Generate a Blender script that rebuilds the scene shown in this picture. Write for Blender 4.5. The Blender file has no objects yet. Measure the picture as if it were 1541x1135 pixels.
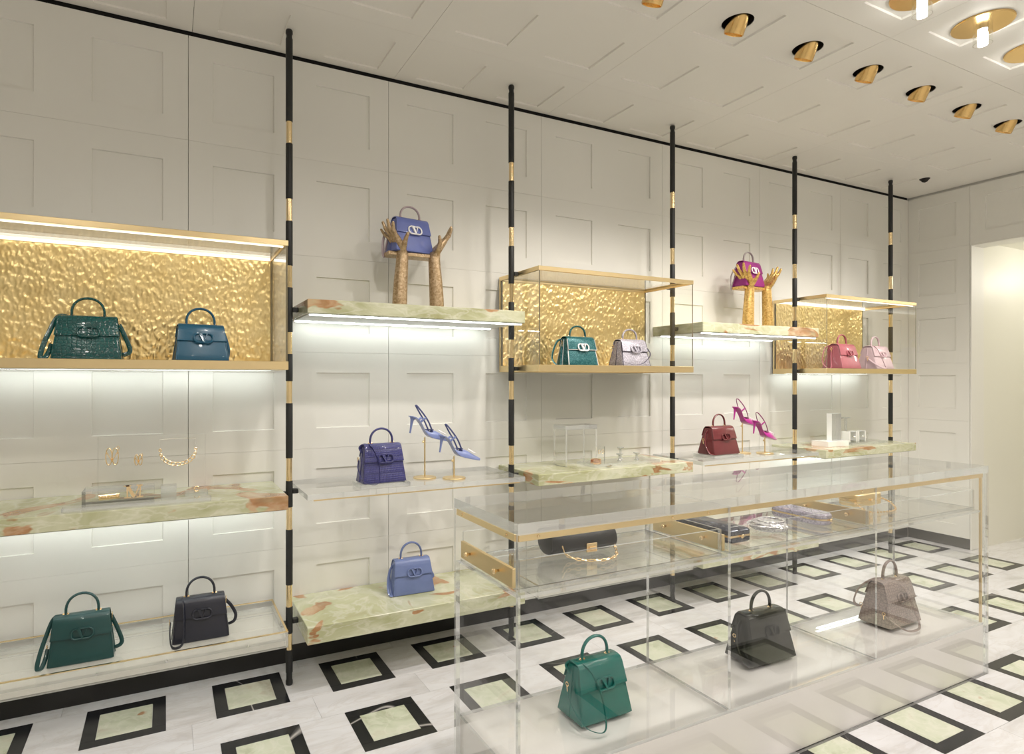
import bpy, math, random
from mathutils import Vector, Matrix, noise
random.seed(7)
S = bpy.context.scene
C = S.collection
PI = math.pi

# ------------------------------------------------------------------ camera, world, exposure
TH = 0.4575
cam = bpy.data.objects.new('camera', bpy.data.cameras.new('camera'))
C.objects.link(cam)
cam.location = (0, 0, 1.4468)
cam.rotation_euler = (PI / 2, 0, -TH)
cam.data.sensor_width = 36
cam.data.lens = 905.61 / 1541 * 36
cam.data.shift_x = (770.5 - 695.87) / 1541
cam.data.shift_y = (570.48 - 567.5) / 1541
cam.data.clip_start = 0.02
S.camera = cam
w = bpy.data.worlds.new('world')
S.world = w
w.use_nodes = True
w.node_tree.nodes['Background'].inputs[0].default_value = (1.0, 0.95, 0.88, 1)
w.node_tree.nodes['Background'].inputs[1].default_value = 0.15
vs = S.view_settings
vs.view_transform = 'Standard'
vs.look = 'None'
vs.gamma = 1
vs.use_curve_mapping = False
vs.exposure = 0.08
S.cycles.max_bounces = 14
S.cycles.diffuse_bounces = 7
S.cycles.glossy_bounces = 5
S.cycles.transmission_bounces = 8
S.cycles.transparent_max_bounces = 40
S.cycles.sample_clamp_indirect = 6.0
S.cycles.caustics_reflective = False
S.cycles.caustics_refractive = False

PENDANT_W = 30.0
SPOT_W = 34.0
LED = 15.0


# ------------------------------------------------------------------ mesh builder
def catmull(pts, n=8):
    P = [Vector(p) for p in pts]
    out = []
    for i in range(len(P) - 1):
        p0 = P[i - 1] if i else P[0] * 2 - P[1]
        p1, p2 = P[i], P[i + 1]
        p3 = P[i + 2] if i + 2 < len(P) else P[-1] * 2 - P[-2]
        for k in range(n):
            t = k / n
            out.append(0.5 * ((2 * p1) + (p2 - p0) * t + (2 * p0 - 5 * p1 + 4 * p2 - p3) * t * t + (3 * p1 - p0 - 3 * p2 + p3) * t ** 3))
    out.append(P[-1])
    return out


class MB:
    def __init__(self):
        self.v = []; self.f = []; self.m = []; self.s = []

    def add(self, verts, faces, mi=0, smooth=False):
        o = len(self.v)
        self.v += [tuple(p) for p in verts]
        for i, f in enumerate(faces):
            self.f.append(tuple(o + k for k in f))
            self.m.append(mi[i] if isinstance(mi, list) else mi)
            self.s.append(smooth)
        return self

    def box(self, x0, y0, z0, x1, y1, z1, mi=0):
        v = [(x0, y0, z0), (x1, y0, z0), (x1, y1, z0), (x0, y1, z0), (x0, y0, z1), (x1, y0, z1), (x1, y1, z1), (x0, y1, z1)]
        f = [(0, 3, 2, 1), (4, 5, 6, 7), (0, 1, 5, 4), (1, 2, 6, 5), (2, 3, 7, 6), (3, 0, 4, 7)]
        return self.add(v, f, mi)

    def slab(self, x0, y0, z0, x1, y1, z1, thin):
        # a clear sheet: broad faces take slot 0, the polished edges slot 1
        m = {'z': [0, 0, 1, 1, 1, 1], 'y': [1, 1, 0, 1, 0, 1], 'x': [1, 1, 1, 0, 1, 0]}[thin]
        return self.box(x0, y0, z0, x1, y1, z1, m)

    def cbox(self, x0, y0, z0, x1, y1, z1, c=0.002, mi=0):
        # box with chamfered edges
        v = []; idx = {}
        X = (x0, x1); Y = (y0, y1); Z = (z0, z1)
        for i in (0, 1):
            for j in (0, 1):
                for k in (0, 1):
                    sx, sy, sz = (1 - 2 * i) * c, (1 - 2 * j) * c, (1 - 2 * k) * c
                    idx[i, j, k, 0] = len(v); v.append((X[i], Y[j] + sy, Z[k] + sz))
                    idx[i, j, k, 1] = len(v); v.append((X[i] + sx, Y[j], Z[k] + sz))
                    idx[i, j, k, 2] = len(v); v.append((X[i] + sx, Y[j] + sy, Z[k]))
        q = [(0, 0), (1, 0), (1, 1), (0, 1)]
        f = []
        for i in (0, 1):
            a = [idx[i, a_, b_, 0] for a_, b_ in q]; f.append(a if i else a[::-1])
            a = [idx[b_, i, a_, 1] for a_, b_ in q]; f.append(a if i else a[::-1])
            a = [idx[a_, b_, i, 2] for a_, b_ in q]; f.append(a if i else a[::-1])
        for i in (0, 1):
            for j in (0, 1):
                a = [idx[i, j, 0, 0], idx[i, j, 1, 0], idx[i, j, 1, 1], idx[i, j, 0, 1]]; f.append(a if i ^ j else a[::-1])
                a = [idx[i, 0, j, 0], idx[i, 1, j, 0], idx[i, 1, j, 2], idx[i, 0, j, 2]]; f.append(a[::-1] if i ^ j else a)
                a = [idx[0, i, j, 1], idx[1, i, j, 1], idx[1, i, j, 2], idx[0, i, j, 2]]; f.append(a if i ^ j else a[::-1])
                for k in (0, 1):
                    a = [idx[i, j, k, 0], idx[i, j, k, 1], idx[i, j, k, 2]]; f.append(a if (i + j + k) % 2 else a[::-1])
        return self.add(v, f, mi)

    def tube(self, pts, r, n=8, mi=0, closed=False, flat=1.0, up=(0, 0, 1), cap=True):
        # r: number or list; flat <1 squashes one axis into a ribbon
        P = [Vector(p) for p in pts]
        L = len(P)
        R = r if isinstance(r, (list, tuple)) else [r] * L
        if len(R) != L:
            R = [R[0] + (R[-1] - R[0]) * i / (L - 1) for i in range(L)]
        v = []
        ref = Vector(up)
        prev = None
        for i, p in enumerate(P):
            if closed:
                t = P[(i + 1) % L] - P[i - 1]
            else:
                t = P[min(i + 1, L - 1)] - P[max(i - 1, 0)]
            if t.length < 1e-9: t = Vector((0, 0, 1))
            t.normalize()
            a = prev - t * prev.dot(t) if prev else ref - t * ref.dot(t)
            if a.length < 1e-4:
                a = Vector((1, 0, 0)) - t * t.x
                if a.length < 1e-4: a = Vector((0, 1, 0)) - t * t.y
            a.normalize()
            prev = a
            b = t.cross(a)
            for k in range(n):
                q = 2 * PI * k / n
                v.append(p + a * (math.cos(q) * R[i] * flat) + b * (math.sin(q) * R[i]))
        f = []
        for i in range(L if closed else L - 1):
            j = (i + 1) % L
            for k in range(n):
                f.append((i * n + k, i * n + (k + 1) % n, j * n + (k + 1) % n, j * n + k))
        if not closed and cap:
            f.append(tuple(range(n))[::-1]); f.append(tuple((L - 1) * n + k for k in range(n)))
        return self.add(v, f, mi, True)

    def lathe(self, prof, n=24, c=(0, 0, 0), mi=0, smooth=True, mis=None):
        v = []; f = []; m = []
        for r, z in prof:
            for k in range(n):
                q = 2 * PI * k / n
                v.append((c[0] + r * math.cos(q), c[1] + r * math.sin(q), c[2] + z))
        for i in range(len(prof) - 1):
            for k in range(n):
                f.append((i * n + k, i * n + (k + 1) % n, (i + 1) * n + (k + 1) % n, (i + 1) * n + k))
                m.append(mis[i] if mis else mi)
        f.append(tuple(range(n))[::-1]); m.append(mis[0] if mis else mi)
        f.append(tuple((len(prof) - 1) * n + k for k in range(n))); m.append(mis[-1] if mis else mi)
        return self.add(v, f, m, smooth)

    def prism(self, poly, d0, d1, axis='y', mi=0):
        # extrude a 2-D polygon (x,z) along y, or (x,y) along z
        n = len(poly)
        if axis == 'y':
            v = [(p[0], d0, p[1]) for p in poly] + [(p[0], d1, p[1]) for p in poly]
        else:
            v = [(p[0], p[1], d0) for p in poly] + [(p[0], p[1], d1) for p in poly]
        f = [tuple(range(n)), tuple(range(2 * n - 1, n - 1, -1))]
        f += [(i, i + n, (i + 1) % n + n, (i + 1) % n) for i in range(n)]
        return self.add(v, f, mi)

    def loft(self, rings, mi=0, cap=True, smooth=True):
        n = len(rings[0]); v = [p for r in rings for p in r]; f = []
        for i in range(len(rings) - 1):
            for k in range(n):
                f.append((i * n + k, i * n + (k + 1) % n, (i + 1) * n + (k + 1) % n, (i + 1) * n + k))
        if cap:
            f.append(tuple(range(n))[::-1]); f.append(tuple((len(rings) - 1) * n + k for k in range(n)))
        return self.add(v, f, mi, smooth)

    def mesh(self, name, mats):
        me = bpy.data.meshes.new(name)
        me.from_pydata(self.v, [], self.f)
        for m in (mats if isinstance(mats, (list, tuple)) else [mats]):
            me.materials.append(m)
        me.polygons.foreach_set('material_index', self.m)
        me.polygons.foreach_set('use_smooth', self.s)
        me.update()
        return me

    def build(self, name, mats, parent=None, loc=None, rot=None):
        me = self.mesh(name, mats)
        import bmesh
        bm = bmesh.new(); bm.from_mesh(me)
        bmesh.ops.recalc_face_normals(bm, faces=bm.faces)
        bm.to_mesh(me); bm.free()
        if any(self.s):
            try: me.set_sharp_from_angle(angle=math.radians(42))
            except Exception: pass
        return link(name, me, parent, loc, rot)


def link(name, me, parent=None, loc=None, rot=None):
    o = bpy.data.objects.new(name, me)
    C.objects.link(o)
    if parent: o.parent = parent
    if loc: o.location = loc
    if rot: o.rotation_euler = rot
    return o


def tag(o, label, cat, group=None):
    o['label'] = label; o['category'] = cat
    if group: o['group'] = group
    return o


def thing(name, label, cat, loc=(0, 0, 0), rot=(0, 0, 0), group=None):
    o = bpy.data.objects.new(name, None)
    C.objects.link(o)
    o.empty_display_size = 0.05
    o.location = loc; o.rotation_euler = rot
    return tag(o, label, cat, group)


def structure(o):
    o['kind'] = 'structure'
    return o


def dup(root, loc, rot=None, label=None, group=None):
    r = root.copy(); C.objects.link(r); r.location = loc
    if rot: r.rotation_euler = rot
    if label: r['label'] = label
    if group: r['group'] = group
    for ch in list(root.children):
        c = ch.copy(); C.objects.link(c); c.parent = r
        for g in ch.children:
            d = g.copy(); C.objects.link(d); d.parent = c
    return r


# ------------------------------------------------------------------ materials
class N:
    def __init__(self, name):
        self.mat = bpy.data.materials.new(name); self.mat.use_nodes = True
        self.t = self.mat.node_tree
        self.b = self.t.nodes['Principled BSDF']; self.out = self.t.nodes['Material Output']

    def n(self, kind, **kw):
        x = self.t.nodes.new(kind)
        for k, v in kw.items():
            if k in x.inputs.keys() if hasattr(x.inputs, 'keys') else False: x.inputs[k].default_value = v
            else: setattr(x, k, v)
        return x

    def l(self, a, b): self.t.links.new(a, b)

    def ramp(self, src, stops, interp='LINEAR'):
        r = self.n('ShaderNodeValToRGB'); e = r.color_ramp.elements; r.color_ramp.interpolation = interp
        while len(e) < len(stops): e.new(0.5)
        for el, (p, c) in zip(e, stops):
            el.position = p; el.color = (*c, 1) if len(c) == 3 else c
        self.l(src, r.inputs[0]); return r.outputs[0]

    def coord(self, scale=(1, 1, 1), rand=False):
        tc = self.n('ShaderNodeTexCoord'); mp = self.n('ShaderNodeMapping')
        mp.inputs['Scale'].default_value = scale
        self.l(tc.outputs['Object'], mp.inputs['Vector'])
        if rand:
            oi = self.n('ShaderNodeObjectInfo'); mu = self.n('ShaderNodeMath', operation='MULTIPLY'); mu.inputs[1].default_value = 37.0
            self.l(oi.outputs['Random'], mu.inputs[0])
            cb = self.n('ShaderNodeCombineXYZ')
            for k in range(3): self.l(mu.outputs[0], cb.inputs[k])
            self.l(cb.outputs[0], mp.inputs['Location'])
        return mp.outputs[0]

    def noise(self, vec, scale, detail=4, rough=0.55, dist=0.0):
        x = self.n('ShaderNodeTexNoise'); x.inputs['Scale'].default_value = scale; x.inputs['Detail'].default_value = detail
        x.inputs['Roughness'].default_value = rough; x.inputs['Distortion'].default_value = dist
        self.l(vec, x.inputs['Vector']); return x.outputs['Fac']

    def vor(self, vec, scale, feature='F1', out='Distance', rnd=1.0):
        x = self.n('ShaderNodeTexVoronoi', feature=feature); x.inputs['Scale'].default_value = scale; x.inputs['Randomness'].default_value = rnd
        self.l(vec, x.inputs['Vector']); return x.outputs[out]

    def bump(self, h, strength=0.3, dist=0.002):
        x = self.n('ShaderNodeBump'); x.inputs['Strength'].default_value = strength; x.inputs['Distance'].default_value = dist
        self.l(h, x.inputs['Height']); self.l(x.outputs[0], self.b.inputs['Normal'])

    def mix(self, f, a, b):
        x = self.n('ShaderNodeMix', data_type='RGBA')
        self.l(f, x.inputs[0])
        for s, k in ((a, 6), (b, 7)):
            if isinstance(s, tuple): x.inputs[k].default_value = (*s, 1)
            else: self.l(s, x.inputs[k])
        return x.outputs[2]

    def set(self, col=None, rough=0.5, metal=0.0, coat=0.0, spec=None, sheen=0.0):
        i = self.b.inputs
        if col is not None:
            if isinstance(col, tuple): i['Base Color'].default_value = (*col, 1)
            else: self.l(col, i['Base Color'])
        i['Roughness'].default_value = rough; i['Metallic'].default_value = metal; i['Coat Weight'].default_value = coat
        if spec is not None: i['Specular IOR Level'].default_value = spec
        i['Sheen Weight'].default_value = sheen
        return self


def plain(name, col, rough=0.5, metal=0.0, coat=0.0, grain=0.0, gscale=300.0):
    m = N(name).set(col, rough, metal, coat)
    if grain:
        m.bump(m.noise(m.coord(), gscale, 3), grain, 0.001)
    return m.mat


def lacquer(name, col, rough=0.45):
    m = N(name); v = m.coord((1, 1, 1), True)
    n1 = m.noise(v, 3.0, 3)
    m.set(m.mix(n1, tuple(c * 0.985 for c in col), tuple(min(1, c * 1.01) for c in col)), rough)
    m.bump(m.noise(v, 120, 2), 0.03, 0.001)
    return m.mat


def emit(name, col, s):
    m = N(name)
    m.t.nodes.remove(m.b)
    e = m.n('ShaderNodeEmission'); e.inputs[0].default_value = (*col, 1); e.inputs[1].default_value = s
    m.l(e.outputs[0], m.out.inputs[0])
    return m.mat


def clear(name, tint=(0.994, 0.996, 0.994), f0=0.016, rough=0.0, haze=0.0):
    # polished clear sheet: straight-through transparency plus an angle-dependent mirror reflection
    m = N(name)
    m.t.nodes.remove(m.b)
    lw = m.n('ShaderNodeLayerWeight'); lw.inputs[0].default_value = 0.5
    p = m.n('ShaderNodeMath', operation='POWER'); p.inputs[1].default_value = 4.5; m.l(lw.outputs['Facing'], p.inputs[0])
    mu = m.n('ShaderNodeMath', operation='MULTIPLY_ADD'); mu.inputs[1].default_value = 0.9 - f0; mu.inputs[2].default_value = f0
    m.l(p.outputs[0], mu.inputs[0])
    tr = m.n('ShaderNodeBsdfTransparent'); tr.inputs[0].default_value = (*tint, 1)
    gl = m.n('ShaderNodeBsdfGlossy'); gl.inputs[0].default_value = (1, 1, 1, 1); gl.inputs['Roughness'].default_value = rough
    mx = m.n('ShaderNodeMixShader'); m.l(mu.outputs[0], mx.inputs[0]); m.l(tr.outputs[0], mx.inputs[1]); m.l(gl.outputs[0], mx.inputs[2])
    if haze:
        df = m.n('ShaderNodeBsdfDiffuse'); df.inputs[0].default_value = (0.9, 0.88, 0.80, 1)
        mh = m.n('ShaderNodeMixShader'); mh.inputs[0].default_value = haze
        m.l(mx.outputs[0], mh.inputs[1]); m.l(df.outputs[0], mh.inputs[2]); mx = mh
    m.l(mx.outputs[0], m.out.inputs[0])
    return m.mat


def clear_edge(name, body=0.24, col=(0.95, 0.97, 0.96)):
    # the polished cut edge of a clear sheet: it bends what lies behind into streaks, with a sheen and a little scatter
    m = N(name)
    m.t.nodes.remove(m.b)
    rf = m.n('ShaderNodeBsdfRefraction'); rf.inputs['Color'].default_value = (*col, 1); rf.inputs['IOR'].default_value = 1.35; rf.inputs['Roughness'].default_value = 0.02
    tr = m.n('ShaderNodeBsdfTransparent'); tr.inputs[0].default_value = (*col, 1)
    m0 = m.n('ShaderNodeMixShader'); m0.inputs[0].default_value = 0.45; m.l(rf.outputs[0], m0.inputs[1]); m.l(tr.outputs[0], m0.inputs[2])
    df = m.n('ShaderNodeBsdfDiffuse'); df.inputs[0].default_value = (0.95, 0.96, 0.97, 1)
    mx = m.n('ShaderNodeMixShader'); mx.inputs[0].default_value = body; m.l(m0.outputs[0], mx.inputs[1]); m.l(df.outputs[0], mx.inputs[2])
    gl = m.n('ShaderNodeBsdfGlossy'); gl.inputs['Roughness'].default_value = 0.03
    m2 = m.n('ShaderNodeMixShader'); m2.inputs[0].default_value = 0.28; m.l(mx.outputs[0], m2.inputs[1]); m.l(gl.outputs[0], m2.inputs[2])
    m.l(m2.outputs[0], m.out.inputs[0])
    return m.mat


def onyx(name, scale=1.0, amber=0.5, stretch=(1, 1, 1), pale=False):
    m = N(name); v = m.coord(stretch, True)
    n1 = m.noise(v, 2.2 * scale, 5, 0.55, 1.0)
    n2 = m.noise(v, 6.0 * scale, 4, 0.5, 0.6)
    n3 = m.noise(v, 2.1 * scale, 3, 0.5, 1.2)
    if pale:
        base = m.ramp(n1, [(0.3, (0.45, 0.47, 0.33)), (0.46, (0.60, 0.64, 0.49)), (0.6, (0.68, 0.70, 0.57)), (0.75, (0.58, 0.52, 0.40))])
    else:
        base = m.ramp(n1, [(0.28, (0.33, 0.32, 0.15)), (0.45, (0.47, 0.475, 0.29)), (0.58, (0.60, 0.60, 0.43)), (0.75, (0.43, 0.46, 0.28))])
    vein = m.ramp(n2, [(0.44, (0, 0, 0)), (0.5, (0.3, 0.3, 0.3)), (0.56, (0, 0, 0))])
    c = m.mix(vein, base, (0.84, 0.82, 0.74))
    t = 0.66 - 0.10 * amber
    am = m.ramp(n3, [(t, (0, 0, 0)), (t + 0.03, (0.9, 0.9, 0.9)), (t + 0.12, (0.7, 0.7, 0.7)), (t + 0.17, (0.2, 0.2, 0.2))])
    amc = m.ramp(n2, [(0.3, (0.25, 0.085, 0.025)), (0.48, (0.42, 0.185, 0.065)), (0.6, (0.56, 0.37, 0.22))])
    c = m.mix(am, c, amc)
    m.set(c, 0.2, 0, 0.25)
    return m.mat


M = {}
M['wall'] = lacquer('warm_white_lacquer', (0.80, 0.785, 0.735), 0.42)
M['ceil'] = lacquer('warm_white_ceiling', (0.85, 0.82, 0.765), 0.6)
M['cream'] = plain('gloss_cream_lacquer', (0.80, 0.785, 0.70), 0.38, 0, 0.0)
M['black'] = plain('black_lacquer', (0.012, 0.011, 0.010), 0.35)
M['gap'] = plain('black_shadow_gap', (0.006, 0.005, 0.005), 0.8)
M['leather'] = plain('black_wrapped_leather', (0.012, 0.0125, 0.012), 0.5, 0, 0, 0.25, 260)


def brass_mat(name, col, rough):
    m = N(name); v = m.coord((1, 1, 1))
    vs_ = m.coord((260, 4, 4))
    m.set(m.mix(m.noise(v, 18, 3), tuple(c * 0.93 for c in col), col), rough, 1.0)
    m.bump(m.noise(vs_, 3, 2), 0.05, 0.0005)
    return m.mat


M['brass'] = brass_mat('brushed_brass', (0.90, 0.71, 0.40), 0.33)
M['pbrass'] = brass_mat('polished_brass', (0.93, 0.73, 0.42), 0.17)
M['spotbrass'] = brass_mat('spun_brass', (0.86, 0.58, 0.24), 0.2)
M['gold'] = plain('jewellery_gold', (0.95, 0.72, 0.42), 0.2, 1.0)
M['silver'] = plain('jewellery_silver', (0.9, 0.89, 0.88), 0.15, 1.0)
m = N('hammered_gold_leaf'); v = m.coord()
m.set(m.mix(m.noise(v, 14, 3), (0.86, 0.62, 0.25), (1.0, 0.82, 0.45)), 0.33, 1.0)
m.bump(m.noise(v, 90, 2), 0.15, 0.003)
M['hammer'] = m.mat
M['onyx'] = onyx('green_onyx', 1.25, 1.05, (1.0, 0.7, 2.6))
M['onyxfloor'] = onyx('floor_onyx', 2.4, -0.2, (1, 1, 1), True)
M['clear'] = clear('clear_acrylic')
M['glass'] = clear('clear_glass', (0.98, 0.985, 0.975), 0.05)
M['satin'] = clear('satin_acrylic', haze=0.22)  # cream diffuse share imitates the wall's reflection in the tray
M['edge'] = clear_edge('acrylic_edge')
M['edged'] = plain('bronze_glass_edge', (0.20, 0.17, 0.11), 0.25, 0.3)
m = N('white_marble'); v = m.coord((1.1, 3.4, 1), True)
n1 = m.noise(v, 1.7, 7, 0.62, 1.5)
n2 = m.noise(v, 3.0, 5, 0.6, 1.0)
c1 = m.ramp(n1, [(0.32, (0.60, 0.585, 0.59)), (0.44, (0.71, 0.70, 0.715)), (0.6, (0.765, 0.76, 0.785))])
c2 = m.ramp(n2, [(0.45, (0, 0, 0)), (0.49, (0.35, 0.35, 0.35)), (0.53, (0, 0, 0))])
m.set(m.mix(c2, c1, (0.60, 0.56, 0.54)), 0.13)
M['marble'] = m.mat
m = N('black_marble'); v = m.coord((1, 1, 1), True)
n1 = m.noise(v, 1.7, 1, 0.4, 0.3)
c1 = m.ramp(n1, [(0.494, (0.012, 0.013, 0.016)), (0.5, (0.55, 0.52, 0.5)), (0.505, (0.014, 0.015, 0.018))])
n2 = m.noise(v, 1.1, 3)
m.set(m.mix(m.ramp(n2, [(0.5, (0, 0, 0)), (0.58, (1, 1, 1))]), (0.016, 0.017, 0.02), c1), 0.22)
M['bmarble'] = m.mat
M['plinth'] = plain('off_white_plinth', (0.92, 0.885, 0.86), 0.3)
M['ledcool'] = emit('cool_led', (0.93, 1.0, 0.96), LED)
M['ledwarm'] = emit('warm_led', (1.0, 0.94, 0.80), LED * 0.14)
M['bulb'] = emit('pendant_bulb', (1.0, 0.98, 0.95), 40)
M['lamp'] = emit('spot_lamp', (1.0, 0.9, 0.75), 8)
M['diff'] = plain('satin_aluminium', (0.75, 0.77, 0.77), 0.5, 0.2)
M['dark'] = plain('black_housing', (0.012, 0.009, 0.007), 0.7)
M['white'] = plain('white_acrylic', (0.88, 0.88, 0.86), 0.2)


def leather(name, col, kind='smooth', rough=0.38):
    m = N(name); v = m.coord()
    d = tuple(c * 0.8 for c in col)
    if kind == 'croc':
        vv = m.coord((1, 1, 1.25))
        e = m.vor(vv, 62, 'DISTANCE_TO_EDGE', 'Distance', 0.55)
        h = m.ramp(e, [(0.0, (0, 0, 0)), (0.12, (0.75, 0.75, 0.75)), (0.5, (1, 1, 1))])
        m.set(m.mix(h, tuple(c * 0.6 for c in col), col), 0.2, 0, 0.4)
        m.bump(h, 0.4, 0.002)
    elif kind == 'snake':
        vv = m.coord((1, 1, 0.8))
        e = m.vor(vv, 130, 'DISTANCE_TO_EDGE', 'Distance', 0.15)
        h = m.ramp(e, [(0.0, (0, 0, 0)), (0.2, (1, 1, 1))])
        m.set(m.mix(h, tuple(c * 0.55 for c in col), col), 0.32, 0, 0.3)
        m.bump(h, 0.5, 0.002)
    elif kind == 'glitter':
        r = m.vor(v, 240, 'F1', 'Color')
        bw = m.n('ShaderNodeRGBToBW'); m.l(r, bw.inputs[0])
        s = m.ramp(bw.outputs[0], [(0.55, (0, 0, 0)), (0.75, (1, 1, 1))])
        m.set(m.mix(s, col, tuple(min(1, c * 1.6 + 0.05) for c in col)), 0.3, 0.25)
        nm = m.n('ShaderNodeBump'); nm.inputs['Strength'].default_value = 0.8; nm.inputs['Distance'].default_value = 0.002
        m.l(bw.outputs[0], nm.inputs['Height']); m.l(nm.outputs[0], m.b.inputs['Normal'])
    elif kind == 'satin':
        m.set(col, 0.28, 0, 0, None, 0.3)
        m.bump(m.noise(v, 500, 2), 0.05, 0.0005)
    else:
        m.set(m.mix(m.noise(v, 25, 4), d, col), rough, 0, 0.2)
        m.bump(m.noise(v, 420, 3), 0.12, 0.0008)
    return m.mat


def leaf(name, a, b):
    m = N(name); v = m.coord()
    r = m.vor(v, 120, 'F1', 'Color', 1)
    bw = m.n('ShaderNodeRGBToBW'); m.l(r, bw.inputs[0])
    m.set(m.mix(bw.outputs[0], a, b), 0.34, 0.75)
    nm = m.n('ShaderNodeBump'); nm.inputs['Strength'].default_value = 0.6; nm.inputs['Distance'].default_value = 0.002
    m.l(bw.outputs[0], nm.inputs['Height']); m.l(nm.outputs[0], m.b.inputs['Normal'])
    return m.mat


M['leafdull'] = leaf('antique_gold_leaf', (0.36, 0.24, 0.12), (0.66, 0.50, 0.33))
M['leafgold'] = leaf('bright_gold_leaf', (0.50, 0.28, 0.07), (0.88, 0.62, 0.24))

# ------------------------------------------------------------------ room
WY = 3.1411      # face of the long display wall
XR = 6.10        # face of the end wall
CZ = 3.10        # ceiling face
X0, Y0 = -2.6, -2.6


def panel_mesh(name, w_, h_, rx0, rx1, rz0, rz1, mat, hole=0.0, thick=0.02, dep=0.009):
    # a board facing -y: outer face at y=0, square field sunk by dep, edges slightly bevelled
    b = MB(); e = 0.0004; s = 0.002
    o = [(e, 0, e), (w_ - e, 0, e), (w_ - e, 0, h_ - e), (e, 0, h_ - e)]
    o2 = [(0.0006, thick, 0.0006), (w_ - 0.0006, thick, 0.0006), (w_ - 0.0006, thick, h_ - 0.0006), (0.0006, thick, h_ - 0.0006)]
    r = [(rx0, 0, rz0), (rx1, 0, rz0), (rx1, 0, rz1), (rx0, 0, rz1)]
    ri = [(rx0 + s, dep, rz0 + s), (rx1 - s, dep, rz0 + s), (rx1 - s, dep, rz1 - s), (rx0 + s, dep, rz1 - s)]
    v = o + o2 + r + ri
    f = []
    for k in range(4):
        j = (k + 1) % 4
        f.append((k, j, 8 + j, 8 + k)); f.append((8 + k, 8 + j, 12 + j, 12 + k)); f.append((j, k, 4 + k, 4 + j))
    if not hole:
        f.append((12, 13, 14, 15))
        b.add(v, f)
    else:
        b.add(v, f)
        n = 32; ring = []; sq = []
        cx_, cz_ = (rx0 + rx1) / 2, (rz0 + rz1) / 2; hx, hz = (rx1 - rx0) / 2 - s, (rz1 - rz0) / 2 - s
        for k in range(n):
            q = 2 * PI * (k + 0.5) / n
            ring.append((cx_ + hole * math.cos(q), dep, cz_ + hole * math.sin(q)))
            sc = 1 / max(abs(math.cos(q)) , abs(math.sin(q)))
            sq.append((cx_ + hx * max(-1, min(1, math.cos(q) * sc)), dep, cz_ + hz * max(-1, min(1, math.sin(q) * sc))))
        b.add(ring + sq, [(k, (k + 1) % n, n + (k + 1) % n, n + k) for k in range(n)])
        corner = []
        for sx, sz in ((1, 1), (-1, 1), (-1, -1), (1, -1)):
            cc = (cx_ + hx * sx, dep, cz_ + hz * sz)
            near = sorted(sq, key=lambda p: (p[0] - cc[0]) ** 2 + (p[2] - cc[2]) ** 2)[:2]
            b.add([cc, near[0], near[1]], [(0, 1, 2)])
    return b.mesh(name, mat)


# long display wall with its square-panelled boards
b = MB(); b.box(X0, WY + 0.02, 0, XR + 0.2, WY + 0.2, 3.3)
wall_back = structure(b.build('wall_back', M['wall']))
tile = panel_mesh('wall_panel', 0.5, 0.4985, 0.107, 0.393, 0.105, 0.3935, M['wall'])
for i in range(-3, 13):
    for r in range(6):
        gx = 0.0014 if i % 2 == 0 else 0.0
        link('wall_panel', tile, wall_back, (-0.906 + 0.5 * i + gx, WY, 0.0895 + 0.4985 * r))
narrow = panel_mesh('wall_panel', XR - (-0.906 + 6.5), 0.4985, 0.107, 0.393, 0.105, 0.3935, M['wall'])
for r in range(6):
    link('wall_panel', narrow, wall_back, (-0.906 + 6.5, WY, 0.0895 + 0.4985 * r))
b = MB(); b.box(X0, WY + 0.012, 3.0805, XR, WY + 0.0195, 3.23)
trim = structure(b.build('trim_1', M['gap']))
b = MB(); b.box(X0, WY + 0.006, 0.0, XR, WY + 0.0195, 0.089)
structure(b.build('baseboard_back', M['black']))

# end wall with the tall opening into a passage
YO, ZO, YO2 = 2.662, 2.573, 0.9
b = MB()
b.box(XR + 0.02, YO, 0, XR + 0.2, WY + 0.02, 3.3)
b.box(XR + 0.02, YO2, ZO + 0.012, XR + 0.2, YO, 3.3)
b.box(XR + 0.02, Y0, 0, XR + 0.2, YO2, 3.3)
wall_right = structure(b.build('wall_right', M['wall']))
end = panel_mesh('wall_panel', WY - 0.001 - 2.671, 0.4985, 0.082, 0.368, 0.105, 0.3935, M['wall'])
rz = -PI / 2
for r in range(6):
    # local x runs towards -y world after the turn; mirror so the field sits right
    link('wall_panel', end, wall_right, (XR, WY - 0.001, 0.0895 + 0.4985 * r), (0, 0, rz))
for k in range(4):
    link('wall_panel', tile, wall_right, (XR, 2.67 - 0.5 * k, 0.0895 + 0.4985 * 5), (0, 0, rz))
b = MB(); b.box(XR + 0.003, Y0, 0, XR + 0.02, YO2, ZO + 0.012); structure(b.build('trim_2', M['wall']))
b = MB(); b.box(XR + 0.008, YO + 0.004, 0.0, XR + 0.019, WY + 0.006, 0.088)
structure(b.build('baseboard_right', M['black']))
b = MB()
b.cbox(XR - 0.004, YO - 0.004, 0, XR + 0.2, YO + 0.006, ZO, 0.002)
b.cbox(XR - 0.004, YO2, ZO, XR + 0.2, YO + 0.006, ZO + 0.011, 0.002)
structure(b.build('trim_3', M['wall']))
# passage beyond
b = MB(); b.box(XR + 0.2, YO, 0, 9.6, YO + 0.1, 2.75); structure(b.build('wall_passage', M['cream']))
b = MB(); b.box(XR + 0.2, YO2 - 0.1, 0, 9.6, YO2, 2.75); structure(b.build('wall_passage', M['cream']))
b = MB(); b.box(9.5, YO2, 0, 9.6, YO, 2.75); structure(b.build('wall_passage', M['cream']))
b = MB(); b.box(XR + 0.2, YO2 - 0.1, 2.62, 9.6, YO + 0.1, 2.75); structure(b.build('ceiling_passage', M['cream']))
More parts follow.
